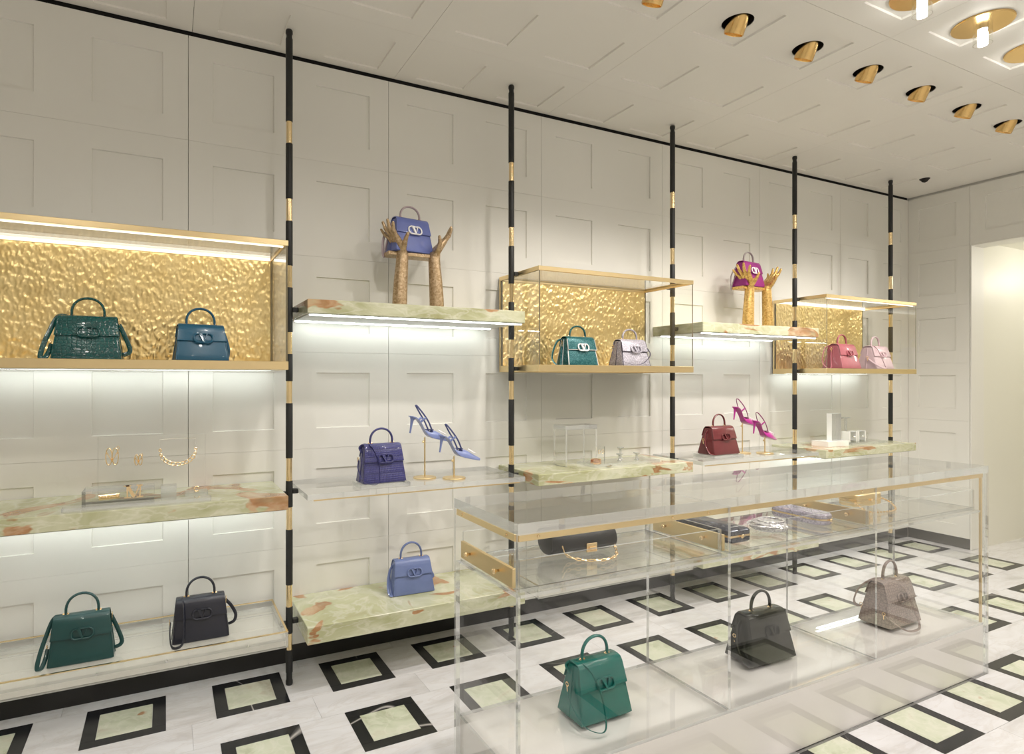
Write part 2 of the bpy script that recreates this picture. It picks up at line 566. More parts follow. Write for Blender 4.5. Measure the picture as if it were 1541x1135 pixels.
# walls behind the viewer
b = MB(); b.box(X0 - 0.1, Y0 - 0.1, 0, XR + 0.2, Y0, 3.3); structure(b.build('wall_front', M['wall']))
b = MB(); b.box(X0 - 0.1, Y0, 0, X0, WY + 0.2, 3.3); structure(b.build('wall_left', M['wall']))

# ceiling
b = MB(); b.box(X0 - 0.1, Y0 - 0.1, 3.235, XR + 0.2, WY + 0.2, 3.33)
ceiling = structure(b.build('ceiling', M['ceil']))
CPX, CPY = 0.506, 0.497
CCX = lambda k: 0.870 + CPX * k          # field centres along the wall
CCY = lambda k: 2.942 - CPY * k          # and away from it
ct = panel_mesh('ceiling_panel', CPX, CPY, 0.109, 0.397, 0.105, 0.391, M['ceil'])
ch = panel_mesh('ceiling_panel', CPX, CPY, 0.109, 0.397, 0.105, 0.391, M['ceil'], 0.07)
cw = panel_mesh('ceiling_panel', CPX, WY - 2.6935, 0.109, 0.397, 0.105, 0.391, M['ceil'])
SPOTS = [2, 3, 4, 5, 6, 7, 8]
for i in range(-6, 10):
    for j in range(0, 11):
        me = cw if j == 0 else (ch if (j == 2 and i in SPOTS) else ct)
        gx = 0.0009 if i % 2 else 0.0
        gy = 0.0009 if j in (2, 5) else 0.0
        link('ceiling_panel', me, ceiling, (CCX(i) - CPX / 2 + gx, CCY(j) - CPY / 2 + gy, CZ), (PI / 2, 0, 0)).scale = (1, 1, -1)
for o in list(ceiling.children):
    # turn face down: board front (-y local) must look to -z world, local z must run along +y
    o.scale = (1, 1, 1)
    o.rotation_euler = (PI / 2, 0, 0)
    o.matrix_local = Matrix.Translation(o.location) @ Matrix(((1, 0, 0, 0), (0, 0, 1, 0), (0, 1, 0, 0), (0, 0, 0, 1)))
b = MB(); b.box(5.678, Y0, CZ, XR, WY - 0.001, CZ + 0.02); structure(b.build('trim_4', M['ceil']))

# floor
b = MB(); b.box(X0 - 0.1, Y0 - 0.1, -0.12, 9.6, WY + 0.2, -0.004)
floor = structure(b.build('floor', M['marble']))
FX, FY, FS, FB = -0.8069, 3.0654, 0.3064, 0.052
g = 0.0006
b = MB()
for (x0, y0, x1, y1) in ((0, 0, FS, FB), (0, FS - FB, FS, FS), (0, FB, FB, FS - FB), (FS - FB, FB, FS, FS - FB)):
    b.box(x0 + g, y0 + g, -0.01, x1 - g, y1 - g, 0)
border = b.mesh('stone_border', M['bmarble'])
b = MB(); b.box(FB + g, FB + g, -0.01, FS - FB - g, FS - FB - g, 0.0); inlay = b.mesh('onyx_inlay', M['onyxfloor'])
G = 0.5 - FS
b = MB(); b.box(FS + g, g, -0.01, 0.5 - g, FS - g, 0); small = b.mesh('marble_tile', M['marble'])
b = MB(); b.box(g - 0.25 + FS / 2, FS + g, -0.01, 0.25 + FS / 2 - g, 0.5 - g, 0); strip = b.mesh('marble_tile', M['marble'])
for j in range(-1, 14):
    for r in range(0, 8):
        p = (FX + 0.5 * j, FY - FS - 0.5 * r, 0)
        if p[0] + FS > XR + 0.3: continue
        link('stone_border', border, floor, p); link('onyx_inlay', inlay, floor, p)
        link('marble_tile', small, floor, p); link('marble_tile', strip, floor, p)
b = MB()
b.box(XR + 0.2, YO2, -0.01, 9.5, YO, 0.0005)
b.box(FX + 7.0 - 0.0, FY - FS - 3.5, -0.01, XR + 0.2, WY, -0.0005)
structure(b.build('trim_5', M['marble']))

# ------------------------------------------------------------------ poles
POLES = [0.5231 + 1.2217 * k for k in range(5)]
PY = 2.9197
BANDS = [(2.665, 2.561), (2.2995, 2.194), (1.983, 1.8795), (1.668, 1.565), (1.436, 1.332), (1.0725, 0.965), (0.841, 0.734), (0.473, 0.369), (0.244, 0.1655)]
ORD = ['nearest the left edge', 'right of the lavender bag bay', 'left of the magenta bag bay',
       'left of the pink bag box', 'nearest the end wall']
for k, px in enumerate(POLES):
    t = thing('display_pole', 'black leather and brass banded display pole ' + ORD[k], 'pole', (px, PY, 0), (0, 0, 0), 'banded poles from floor to ceiling')
    zs = [CZ] + [z for bnd in BANDS for z in bnd] + [0.0]
    for i in range(0, len(zs), 2):
        hi, lo = zs[i], zs[i + 1]
        b = MB()
        if i == 0:
            b.lathe([(0.0155, lo), (0.0163, lo + 0.003), (0.0163, hi - 0.045), (0.0135, hi - 0.036), (0.0135, hi - 0.024), (0.0165, hi - 0.018), (0.0165, hi - 0.006), (0.014, hi - 0.0005)], 20)
        elif lo == 0.0:
            b.lathe([(0.0145, 0.0005), (0.0165, 0.006), (0.0165, 0.018), (0.0138, 0.026), (0.0138, 0.055), (0.0163, 0.06), (0.0163, hi - 0.003), (0.0155, hi)], 20)
        else:
            b.lathe([(0.0155, lo), (0.0163, lo + 0.003), (0.0163, hi - 0.003), (0.0155, hi)], 20)
        b.build('leather_wrap', M['leather'], t)
    for hi, lo in BANDS:
        MB().lathe([(0.0138, lo - 0.001), (0.0138, hi + 0.001)], 20).build('brass_band', M['pbrass'], t)
    zz = {0: ([2.04, 1.505], [0.905], [0.29]), 1: ([], [], [])}
    left = (2.04, 1.505, 0.905, 0.29) if k in (0, 2, 4) else (1.775, 0.915, 0.30)
    right = (1.775, 0.915, 0.30) if k in (0, 2) else ((2.04, 1.505, 0.905) if k in (1, 3) else ())
    for s, zl in ((-1, left), (1, right)):
        for z in zl:
            b = MB(); b.cbox(min(0.014 * s, 0.0405 * s), -0.013, z - 0.011, max(0.014 * s, 0.0405 * s), 0.013, z + 0.011, 0.002)
            b.build('bracket', M['leather'], t)

D = 0.0415
YF, YB = 2.708, WY - 0.002
BAYX = {0: (-0.72, POLES[0] - D)}
for k in range(4): BAYX[k + 1] = (POLES[k] + D, POLES[k + 1] - D)


def onyx_shelf(bay, z0, z1, label, led=None):
    x0, x1 = BAYX[bay]
    t = thing('onyx_shelf', label, 'shelf', ((x0 + x1) / 2, YF, z0), (0, 0, 0), 'onyx shelves on the display wall')
    L = x1 - x0; d = YB - YF
    MB().cbox(-L / 2, 0, 0, L / 2, d, z1 - z0, 0.0025).build('slab', M['onyx'], t)
    if led:
        MB().box(-L / 2 + 0.01, 0.012, -0.004, L / 2 - 0.01, d - 0.012, -0.0005).build('underside_panel', M['diff'], t)
        front = (0.014, 0.026) if z0 > 1.45 else (0.07, 0.085)
        for y in (front, (d - 0.075, d - 0.06)):
            MB().box(-L / 2 + 0.014, y[0], -0.009, L / 2 - 0.014, y[1], -0.0045).build('light_strip', led, t)
    return t


def acrylic_shelf(bay, z0, z1, label, led=None):
    x0, x1 = BAYX[bay]
    t = thing('acrylic_shelf', label, 'shelf', ((x0 + x1) / 2, YF, z0), (0, 0, 0), 'clear acrylic shelves')
    L = x1 - x0; d = YB - YF
    MB().slab(-L / 2, 0, 0, L / 2, d, z1 - z0, 'z').build('sheet', [M['clear'], M['edge']], t)
    MB().box(-L / 2 + 0.03, 0.006, -0.007, L / 2 - 0.03, 0.014, -0.0005).build('brass_rail', M['brass'], t)
    return t


def tray_shelf(bay, z0, z1, label):
    x0, x1 = BAYX[bay]
    t = thing('tray_shelf', label, 'shelf', ((x0 + x1) / 2, YF, z0), (0, 0, 0), 'brass rimmed clear tray shelves')
    L = x1 - x0; d = YB - YF; h = z1 - z0; a = 0.009
    b = MB(); b.slab(-L / 2 + a, a, 0.028, L / 2 - a, d - a, 0.040, 'z'); b.build('deck', [M['satin'], M['edge']], t)
    for (u0, v0, u1, v1, th) in ((-L / 2, 0, L / 2, a, 'y'), (-L / 2, d - a, L / 2, d, 'y'), (-L / 2, a, -L / 2 + a, d - a, 'x'), (L / 2 - a, a, L / 2, d - a, 'x')):
        MB().slab(u0, v0, 0, u1, v1, h, th).build('side_wall', [M['satin'] if th == 'y' and v0 == 0 else M['clear'], M['edge']], t)
        MB().box(u0, v0, h + 0.0003, u1, v1, h + 0.004).build('brass_rim', M['pbrass'], t)
    for sx in (-0.36, -0.1, 0.1, 0.36):
        MB().lathe([(0.004, 0.0), (0.004, 0.012)], 12).build('fixing_pin', M['silver'], t, (sx * L, -0.0005, h * 0.62), (PI / 2, 0, 0))
    return t


def display_box(bay, label, led_top, led_under):
    x0, x1 = BAYX[bay]
    z0, z1 = 1.487, 2.055
    t = thing('display_box', label, 'display box', ((x0 + x1) / 2, YF - 0.003, z0), (0, 0, 0), 'brass framed display boxes with hammered gold backs')
    L = x1 - x0; d = YB - YF + 0.003; H = z1 - z0
    for nm, za, zb in (('bottom_rail', 0, 0.037), ('top_rail', H - 0.024, H)):
        for (u0, v0, u1, v1) in ((-L / 2, 0, L / 2, 0.014), (-L / 2, d - 0.022, L / 2, d - 0.008), (-L / 2, 0.014, -L / 2 + 0.014, d - 0.022), (L / 2 - 0.014, 0.014, L / 2, d - 0.022)):
            MB().cbox(u0, v0, za, u1, v1, zb, 0.0015).build(nm, M['brass'], t)
    for s in (-1, 1):
        xa = s * (L / 2 - 0.007)
        MB().cbox(xa - 0.007, d - 0.0215, 0.0375, xa + 0.007, d - 0.008, H - 0.0245, 0.0012).build('back_post', M['brass'], t)
        MB().slab(xa - 0.004, 0.003, 0.0375, xa + 0.004, d - 0.023, H - 0.0245, 'x').build('side_glass', [M['glass'], M['edged']], t)
    MB().box(-L / 2 + 0.0145, 0.0145, 0.028, L / 2 - 0.0145, d - 0.0225, 0.0365).build('floor_plate', M['brass'], t)
    MB().slab(-L / 2 + 0.0145, 0.0145, H - 0.012, L / 2 - 0.0145, d - 0.0225, H - 0.005, 'z').build('top_glass', [M['glass'], M['edged']], t)
    # hammered back
    W = L - 0.032; HH = H - 0.064
    nx, nz = max(4, int(W / 0.0038)), int(HH / 0.0042)
    vv = []; ff = []
    for j in range(nz + 1):
        for i in range(nx + 1):
            x = -W / 2 + W * i / nx; z = 0.039 + HH * j / nz
            p = Vector((x * 92 + bay * 17.3, z * 58, 0.3 * bay))
            q = p + Vector((0.35 * noise.noise(p * 0.9), 0.35 * noise.noise(p * 0.9 + Vector((5, 3, 1))), 0))
            dist, _ = noise.voronoi(q)
            h = (1 - min(1, dist[0] * 1.1)) * 0.5 + 0.5 * noise.noise(q * 0.7)
            vv.append((x, d - 0.024 - 0.0055 * max(0, h), z))
    for j in range(nz):
        for i in range(nx):
            a = j * (nx + 1) + i
            ff.append((a, a + 1, a + nx + 2, a + nx + 1))
    b = MB(); b.add(vv, ff, 0, True)
    b.add([(-W / 2, d - 0.0235, 0.039), (W / 2, d - 0.0235, 0.039), (W / 2, d - 0.0235, 0.039 + HH), (-W / 2, d - 0.0235, 0.039 + HH)], [(0, 1, 2, 3)])
    b.build('hammered_back', M['hammer'], t)
    if led_top:
        MB().box(-L / 2 + 0.02, 0.0145, H - 0.030, L / 2 - 0.02, 0.020, H - 0.0245).build('light_strip', M['ledwarm'], t)
        MB().box(-L / 2 + 0.02, d - 0.052, H - 0.024, L / 2 - 0.02, d - 0.044, H - 0.0125).build('light_strip', M['ledwarm'], t)
    if led_under:
        MB().box(-L / 2 + 0.02, d - 0.07, 0.0005, L / 2 - 0.02, d - 0.055, 0.0045).build('light_strip', M['ledcool'], t)
        MB().box(-L / 2 + 0.02, 0.02, 0.0005, L / 2 - 0.02, d - 0.075, 0.004).build('underside_panel', M['diff'], t)
    return t


onyx_shelf(1, 1.742, 1.805, 'upper onyx shelf with light strips carrying the lavender bag on arms', M['ledcool'])
onyx_shelf(3, 1.742, 1.805, 'upper onyx shelf with light strips carrying the magenta bag on arms', M['ledcool'])
onyx_shelf(0, 0.872, 0.934, 'long onyx shelf carrying gold jewellery on clear blocks', M['ledcool'])
onyx_shelf(2, 0.872, 0.934, 'onyx shelf with small jewellery and a clear riser behind the table')
onyx_shelf(4, 0.876, 0.938, 'onyx shelf with white and clear jewellery blocks by the end wall', M['ledcool'])
onyx_shelf(1, 0.258, 0.338, 'thick low onyx shelf under the lower lavender bag')
onyx_shelf(3, 0.258, 0.338, 'thick low onyx shelf seen through the drawers of the clear table')
acrylic_shelf(1, 0.905, 0.930, 'clear acrylic shelf carrying the violet bag and lavender shoes')
acrylic_shelf(3, 0.905, 0.930, 'clear acrylic shelf carrying the burgundy bag and magenta shoes')
tray_shelf(0, 0.268, 0.335, 'brass rimmed clear tray shelf carrying the dark green and navy bags')
tray_shelf(2, 0.268, 0.335, 'brass rimmed clear tray shelf seen low through the clear table')
display_box(0, 'large lit brass display box holding the teal crocodile and blue bags', True, True)
display_box(2, 'unlit brass display box holding the green sparkle and silver bags', False, False)
display_box(4, 'lit brass display box holding the two pink bags', True, True)


# ------------------------------------------------------------------ handbags
def rrect(w_, d_, z, yc, r=0.012, n=4):
    r = min(r, w_ * 0.45, d_ * 0.45)
    pts = []
    for cx_, cy_, a0 in ((w_ / 2 - r, d_ / 2 - r, 0), (-w_ / 2 + r, d_ / 2 - r, 90), (-w_ / 2 + r, -d_ / 2 + r, 180), (w_ / 2 - r, -d_ / 2 + r, 270)):
        for k in range(n + 1):
            q = math.radians(a0 + 90 * k / n)
            pts.append((cx_ + r * math.cos(q), yc + cy_ + r * math.sin(q), z))
    return pts


def emblem_mesh(W=0.084, H=0.047, r=0.0042):
    b = MB()
    pts = []; R = H / 2 * 0.92; hw = W / 2 - r
    n = 10; cr_ = 0.0165
    for cx_, cz_, a0 in ((hw - cr_, H / 2 - r - cr_, 0), (-hw + cr_, H / 2 - r - cr_, 90), (-hw + cr_, -H / 2 + r + cr_, 180), (hw - cr_, -H / 2 + r + cr_, 270)):
        for k in range(n):
            q = math.radians(a0 + 90 * k / (n - 1))
            pts.append((cx_ + cr_ * math.cos(q), 0, cz_ + cr_ * math.sin(q)))
    b.tube(pts, r, 8, 0, True, 1.0, (0, 1, 0))
    h = H / 2 - 0.001; y0, y1 = -0.005, 0.003
    b.prism([(-0.021, h), (-0.007, h), (0.0045, -h * 0.66), (0.0, -h)], y0, y1)            # thick stroke
    b.prism([(0.0, -h), (0.0045, -h * 0.66), (0.019, h), (0.0135, h)], y0 + 0.0006, y1)   # thin stroke
    b.prism([(-0.027, h), (-0.002, h), (-0.002, h - 0.004), (-0.027, h - 0.004)], y0, y1)   # serifs
    b.prism([(0.008, h), (0.025, h), (0.025, h - 0.004), (0.008, h - 0.004)], y0, y1)
    return b


STRAPS = {
    'slant': [[(-0.30, 0.0, 1.03), (-0.42, -0.05, 1.0), (-0.52, -0.2, 0.66), (-0.60, -0.35, 0.3), (-0.63, -0.42, 0.04), (-0.57, -0.40, 0.03), (-0.52, -0.25, 0.2), (-0.50, -0.1, 0.36)],
              [(0.44, 0.0, 0.88), (0.52, 0.0, 0.62), (0.60, 0.0, 0.30), (0.585, 0.0, 0.18), (0.50, 0.0, 0.13)]],
    'right': [[(0.43, 0.0, 0.88), (0.49, 0.0, 0.62), (0.53, 0.0, 0.35), (0.52, 0.05, 0.12), (0.48, 0.1, 0.05)]],
    'front': [[(-0.38, 0.1, 0.92), (-0.33, 0.0, 1.035), (-0.30, -0.28, 0.98), (-0.29, -0.52, 0.55), (-0.31, -0.72, 0.12), (-0.40, -0.85, 0.03), (-0.50, -0.75, 0.05), (-0.53, -0.4, 0.25), (-0.52, -0.1, 0.48)],
              [(0.44, 0.0, 0.85), (0.55, 0.0, 0.66), (0.63, 0.0, 0.42), (0.60, 0.0, 0.25), (0.50, 0.05, 0.18)]],
    'front_wide': [[(-0.42, 0.1, 0.80), (-0.46, 0.2, 0.95), (-0.36, 0.05, 1.04), (-0.28, -0.35, 0.96), (-0.20, -0.56, 0.66), (-0.17, -0.68, 0.34), (-0.24, -0.86, 0.06), (-0.38, -0.85, 0.03), (-0.53, -0.6, 0.12), (-0.56, -0.15, 0.4), (-0.52, 0.0, 0.62)]],
    'side': [[(-0.43, 0.0, 0.88), (-0.51, 0.0, 0.72), (-0.57, -0.1, 0.4), (-0.58, -0.3, 0.1), (-0.53, -0.45, 0.035), (-0.51, -0.2, 0.12), (-0.515, 0.1, 0.5)],
             [(0.45, 0.0, 0.62), (0.53, 0.0, 0.45), (0.55, 0.0, 0.36), (0.50, 0.0, 0.34)]],
    'big_loop': [[(0.35, 0.1, 0.98), (0.50, -0.15, 0.80), (0.44, -0.55, 0.45), (0.10, -0.7, 0.12), (-0.30, -0.8, 0.05), (-0.58, -0.6, 0.18), (-0.64, -0.1, 0.42), (-0.52, 0.1, 0.72)]],
    'out_loop': [[(-0.15, 0.1, 1.035), (-0.40, 0.15, 1.05), (-0.72, 0.2, 0.92), (-0.80, 0.3, 0.62), (-0.62, 0.4, 0.40), (-0.45, 0.42, 0.35)],
                 [(-0.15, 0.0, 1.04), (0.02, -0.4, 0.88), (0.10, -0.6, 0.45), (0.06, -0.8, 0.10), (-0.12, -0.88, 0.03), (-0.35, -0.75, 0.05), (-0.50, -0.3, 0.3)]],
    'bundle': [[(-0.36, 0.2, 1.0), (-0.55, 0.3, 0.85), (-0.72, 0.25, 0.30), (-0.66, 0.05, 0.02), (-0.55, 0.0, 0.05), (-0.50, 0.05, 0.5), (-0.47, 0.05, 0.8)],
               [(0.44, 0.05, 0.8), (0.52, 0.05, 0.5), (0.53, 0.1, 0.25)]],
    'down': [[(-0.43, 0.2, 0.88), (-0.56, 0.4, 0.5), (-0.60, 0.4, 0.1), (-0.57, 0.4, -0.12), (-0.54, 0.4, 0.05), (-0.50, 0.2, 0.5)],
             [(0.44, 0.0, 0.68), (0.53, 0.0, 0.46), (0.56, 0.0, 0.2), (0.50, 0.1, 0.15)]],
}


def handbag(label, X, Y, z, w_, h, d, mat, strap, hand=None, logo=None, trimm=None, yaw=0.0, sw=0.007, hr=0.0070, hh=0.075, group='top handle handbags', hw=0.057, taper=0.17):
    t = thing('handbag', label, 'handbag', (X, Y, z + 0.0006), (0, 0, math.radians(yaw)), group)
    hand = hand or mat; logo = logo or mat
    wz = lambda q: w_ * (1 - taper * q)
    dz = lambda q: d * (1 - 0.60 * q ** 1.1)
    b = MB(); rings = []
    for q in (0.0, 0.015, 0.06, 0.2, 0.4, 0.6, 0.8, 0.93, 0.985, 1.0):
        k = -0.010 if q == 0 else (-0.003 if q in (0.015, 1.0) else 0)
        k = -0.008 if q == 1.0 else k
        rings.append(rrect(wz(q) + k, dz(q) + k, q * h, 0, 0.011))
    b.loft(rings); b.build('body', mat, t)
    # folded gusset seams on the two sides
    for s in (-1, 1):
        b = MB(); b.tube([(s * (wz(q) / 2 + 0.0004), 0.0, q * h) for q in (0.03, 0.25, 0.5, 0.75, 0.95)], 0.0022, 6)
        for yy in (-1, 1):
            b.tube([(s * (wz(q) / 2 - 0.0035), yy * (dz(q) / 2 - 0.0035), q * h) for q in (0.02, 0.25, 0.5, 0.75, 0.97)], 0.0028, 6)
        b.build('gusset_seam', trimm if trimm else mat, t)
    # flap: over the top and down the front
    prof = []
    for q in (0.70, 0.85, 0.96): prof.append((dz(q) / 2 + 0.002, q * h, q))
    dt = dz(1.0) / 2
    prof += [(dt * 0.8, h + 0.004, 1.0), (dt * 0.3, h + 0.006, 1.0), (-dt * 0.4, h + 0.006, 1.0), (-dt * 0.95, h + 0.002, 1.0)]
    for q in (0.95, 0.85, 0.74, 0.62, 0.585): prof.append((-dz(q) / 2 - 0.003, q * h, q))
    prof.append((-dz(0.575) / 2 - 0.0025, 0.572 * h, 0.572))
    b = MB(); n = len(prof); vv = []
    for (y, z_, q) in prof:
        hwid = wz(min(q, 1)) / 2 + 0.0015
        ny = -0.0045 * (1 if y < 0 else -1) if z_ < h else 0.0
        nz = 0.0045 if z_ >= h else 0.0
        for dx, k in ((-hwid, 0), (-hwid + 0.004, 1), (hwid - 0.004, 1), (hwid, 0)):
            vv.append((dx, y + ny * (1 if k else 0.55), z_ + nz * (1 if k else 0.55)))
        vv.append((hwid, y, z_ - 0.001)); vv.append((-hwid, y, z_ - 0.001))
    ff = []
    for i in range(n - 1):
        for k in range(6):
            ff.append((i * 6 + k, i * 6 + (k + 1) % 6, (i + 1) * 6 + (k + 1) % 6, (i + 1) * 6 + k))
    ff.append(tuple(range(6))); ff.append(tuple((n - 1) * 6 + k for k in range(6)))
    b.add(vv, ff, 0, True); b.build('flap', mat, t)
    if trimm:
        q = 0.572; hwid = wz(q) / 2 + 0.001
        MB().tube([(-wz(0.95) / 2 - 0.001, -dz(0.95) / 2 - 0.006, 0.95 * h), (-hwid, -dz(q) / 2 - 0.006, q * h), (hwid, -dz(q) / 2 - 0.006, q * h), (wz(0.95) / 2 + 0.001, -dz(0.95) / 2 - 0.006, 0.95 * h)], 0.0022, 6).build('flap_trim', trimm, t)
    # handle
    pts = []
    for k in range(17):
        q = PI * k / 16
        pts.append((-hw * math.cos(q) * (1 + 0.06 * math.sin(q)), 0, h + 0.013 + (hh - 0.010) * math.sin(q) ** 0.85))
    pts = [(-hw, 0, h + 0.006)] + pts + [(hw, 0, h + 0.006)]
    hb = MB().tube(pts, hr, 10, 0, False, 0.75, (1, 0, 0)).build('handle', hand, t)
    b = MB()
    for s in (-1, 1):
        b.tube([(s * hw + 0.0105 * math.cos(a), 0, h + 0.011 + 0.0045 * math.sin(a)) for a in [2 * PI * k / 12 for k in range(12)]], 0.0019, 6, 0, True, 1, (0, 1, 0))
        b.cbox(s * hw - 0.011, -0.005, h + 0.0085, s * hw + 0.011, 0.005, h + 0.0125, 0.001)
    b.build('handle_ring', M['gold'], hb)
    # emblem on the flap edge
    q = 0.66
    slope = math.atan2((dz(0.585) - dz(0.75)) / 2, 0.165 * h)
    emblem_mesh().build('emblem', logo, t, (0.004, -dz(q) / 2 - 0.0125, q * h), (-slope, 0, 0))
    # strap and clasps
    for path in STRAPS[strap]:
        P = [(x * w_, y * d, max(0.004, zz * h) if strap != 'down' else zz * h) for x, y, zz in path]
        so = MB().tube(catmull(P, 7), sw, 8, 0, False, 0.28, (0, 1, 0)).build('strap', hand if strap == 'down' else (trimm if strap == 'big_loop' else mat), t)
        b = MB()
        e = P[-1] if path[-1][0] < 0 else P[0]
        s = -1 if e[0] < 0 else 1
        b.tube([(e[0] + s * 0.003, e[1] + 0.007 * math.cos(a), e[2] + 0.008 + 0.007 * math.sin(a)) for a in [2 * PI * k / 12 for k in range(12)]], 0.0017, 6, 0, True, 1, (1, 0, 0))
        b.tube([(e[0] + s * 0.003, e[1], e[2] + 0.001), (e[0] + s * 0.002, e[1], e[2] - 0.018)], [0.0028, 0.0022], 6)
        b.build('strap_clasp', M['gold'], so)
    return t


teal_croc = leather('teal_crocodile', (0.004, 0.095, 0.090), 'croc')
blue = leather('petrol_blue_leather', (0.009, 0.105, 0.19), 'smooth', 0.3)
green = leather('bottle_green_leather', (0.003, 0.050, 0.048), 'smooth')
navy = leather('black_navy_leather', (0.010, 0.011, 0.022), 'smooth')
lav = leather('lavender_leather', (0.13, 0.17, 0.46), 'smooth')
lav2 = leather('pale_lavender_leather', (0.155, 0.205, 0.41), 'smooth')
violet = leather('violet_snakeskin', (0.045, 0.045, 0.20), 'snake')
sparkteal = leather('teal_sequins', (0.002, 0.085, 0.092), 'glitter')
sparksilver = leather('silver_sequins', (0.36, 0.34, 0.39), 'glitter')
magenta = leather('magenta_satin_leather', (0.29, 0.018, 0.20), 'smooth')
burg = leather('burgundy_crocodile', (0.155, 0.030, 0.034), 'smooth', 0.25)
pink = leather('rose_pink_leather', (0.46, 0.13, 0.16), 'smooth')
blush = leather('pale_pink_leather', (0.74, 0.56, 0.60), 'smooth')
emerald = leather('emerald_crocodile', (0.002, 0.16, 0.135), 'smooth', 0.22)
olive = leather('black_olive_crocodile', (0.018, 0.020, 0.013), 'smooth', 0.15)
taupe = leather('taupe_crocodile', (0.32, 0.245, 0.215), 'croc')
whitetrim = plain('white_piping', (0.80, 0.78, 0.76), 0.35)
chalk = plain('white_enamel', (0.88, 0.86, 0.86), 0.25)
darktrim = plain('dark_piping', (0.06, 0.05, 0.08), 0.4)

SB = 1.487 + 0.037
handbag('teal crocodile handbag with wide slanting strap in the left gold box', -0.283, 2.86, SB, 0.245, 0.168, 0.115, teal_croc, 'slant', sw=0.009, hh=0.078)
handbag('petrol blue leather handbag beside the teal crocodile bag', 0.135, 2.86, SB, 0.218, 0.150, 0.11, blue, 'right', yaw=7, hh=0.075)
handbag('bottle green leather handbag with dark handle on the brass rimmed tray', -0.306, 2.885, 0.308, 0.232, 0.178, 0.11, green, 'slant', hand=green, sw=0.008, hh=0.085)
handbag('black navy handbag with strap hanging over its front on the tray', 0.137, 2.905, 0.308, 0.232, 0.172, 0.12, navy, 'front', sw=0.007, hh=0.085)
handbag('lavender handbag with white emblem held up by gold arms', 1.140, 2.935, 2.0975, 0.225, 0.172, 0.115, lav, 'down', hand=leather('bag_handle_lilac', (0.50, 0.40, 0.42), 'smooth'), logo=chalk, yaw=9, hh=0.07)
handbag('violet snakeskin handbag on a low clear riser beside lavender shoes', 0.935, 2.79, 0.9505, 0.220, 0.175, 0.115, violet, 'front_wide', sw=0.0055, yaw=3, hh=0.078)
handbag('pale lavender handbag with tonal emblem on the low onyx shelf', 1.150, 2.945, 0.338, 0.226, 0.165, 0.115, lav2, 'side', sw=0.0065, yaw=-2, hh=0.085)
handbag('teal sequin handbag with white piping in the unlit gold box', 2.165, 2.87, SB, 0.222, 0.16, 0.125, sparkteal, 'bundle', logo=chalk, trimm=whitetrim, yaw=2, sw=0.006, hh=0.068, taper=0.12)
handbag('silver sequin handbag with dark strap loop in the unlit gold box', 2.560, 2.87, SB, 0.225, 0.155, 0.135, sparksilver, 'big_loop', trimm=darktrim, sw=0.003, yaw=2, hh=0.068, taper=0.14)
handbag('magenta handbag with white emblem held up by gold arms', 3.720, 2.945, 2.0975, 0.225, 0.172, 0.12, magenta, 'down', hand=leather('bag_handle_grey', (0.38, 0.33, 0.33), 'smooth'), logo=chalk, yaw=6, hh=0.075)
handbag('burgundy handbag with glossy flap on a low clear riser', 3.300, 2.84, 0.9505, 0.250, 0.175, 0.14, burg, 'side', sw=0.006, yaw=2, hh=0.082)
handbag('rose pink handbag with strap bundle in the box by the end wall', 4.655, 2.86, SB, 0.250, 0.18, 0.16, pink, 'bundle', sw=0.005, yaw=2, hh=0.078)
handbag('pale blush pink handbag right of the rose pink bag', 5.085, 2.86, SB, 0.255, 0.175, 0.16, blush, 'front', sw=0.006, yaw=2, hh=0.08)
ZP = 0.2525
handbag('emerald green handbag with strap loop inside the clear table', 1.385, 1.735, ZP, 0.228, 0.185, 0.145, emerald, 'front_wide', sw=0.0055, yaw=1, hh=0.08)
handbag('black olive handbag inside the middle bay of the clear table', 2.305, 1.765, ZP, 0.262, 0.19, 0.15, olive, 'side', sw=0.010, yaw=-2, hr=0.0075, hh=0.085)
handbag('taupe crocodile handbag with wide strap loops inside the clear table', 3.215, 1.740, ZP, 0.262, 0.20, 0.155, taupe, 'out_loop', sw=0.0055, hh=0.09)


# ------------------------------------------------------------------ gilded arms
def remesh(b, voxel, smooth_it=4):
    me = b.mesh('tmp', [M['leafdull']])
    o = bpy.data.objects.new('tmp', me); C.objects.link(o)
    md = o.modifiers.new('r', 'REMESH'); md.mode = 'VOXEL'; md.voxel_size = voxel; md.use_smooth_shade = True
    sm = o.modifiers.new('s', 'SMOOTH'); sm.factor = 0.5; sm.iterations = smooth_it
    dg = bpy.context.evaluated_depsgraph_get()
    out = bpy.data.meshes.new_from_object(o.evaluated_get(dg))
    bpy.data.objects.remove(o)
    return out


def capsule(b, pts, rad, n=12):
    P = [Vector(p) for p in pts]
    # rounded ends
    t0 = (P[0] - P[1]).normalized(); t1 = (P[-1] - P[-2]).normalized()
    A = [P[0] + t0 * rad[0] * k for k in (0.98, 0.75, 0.4)]; ra = [rad[0] * k for k in (0.2, 0.66, 0.92)]
    B = [P[-1] + t1 * rad[-1] * k for k in (0.4, 0.75, 0.98)]; rb = [rad[-1] * k for k in (0.92, 0.66, 0.2)]
    b.tube(A + P + B, ra + list(rad) + rb, n)


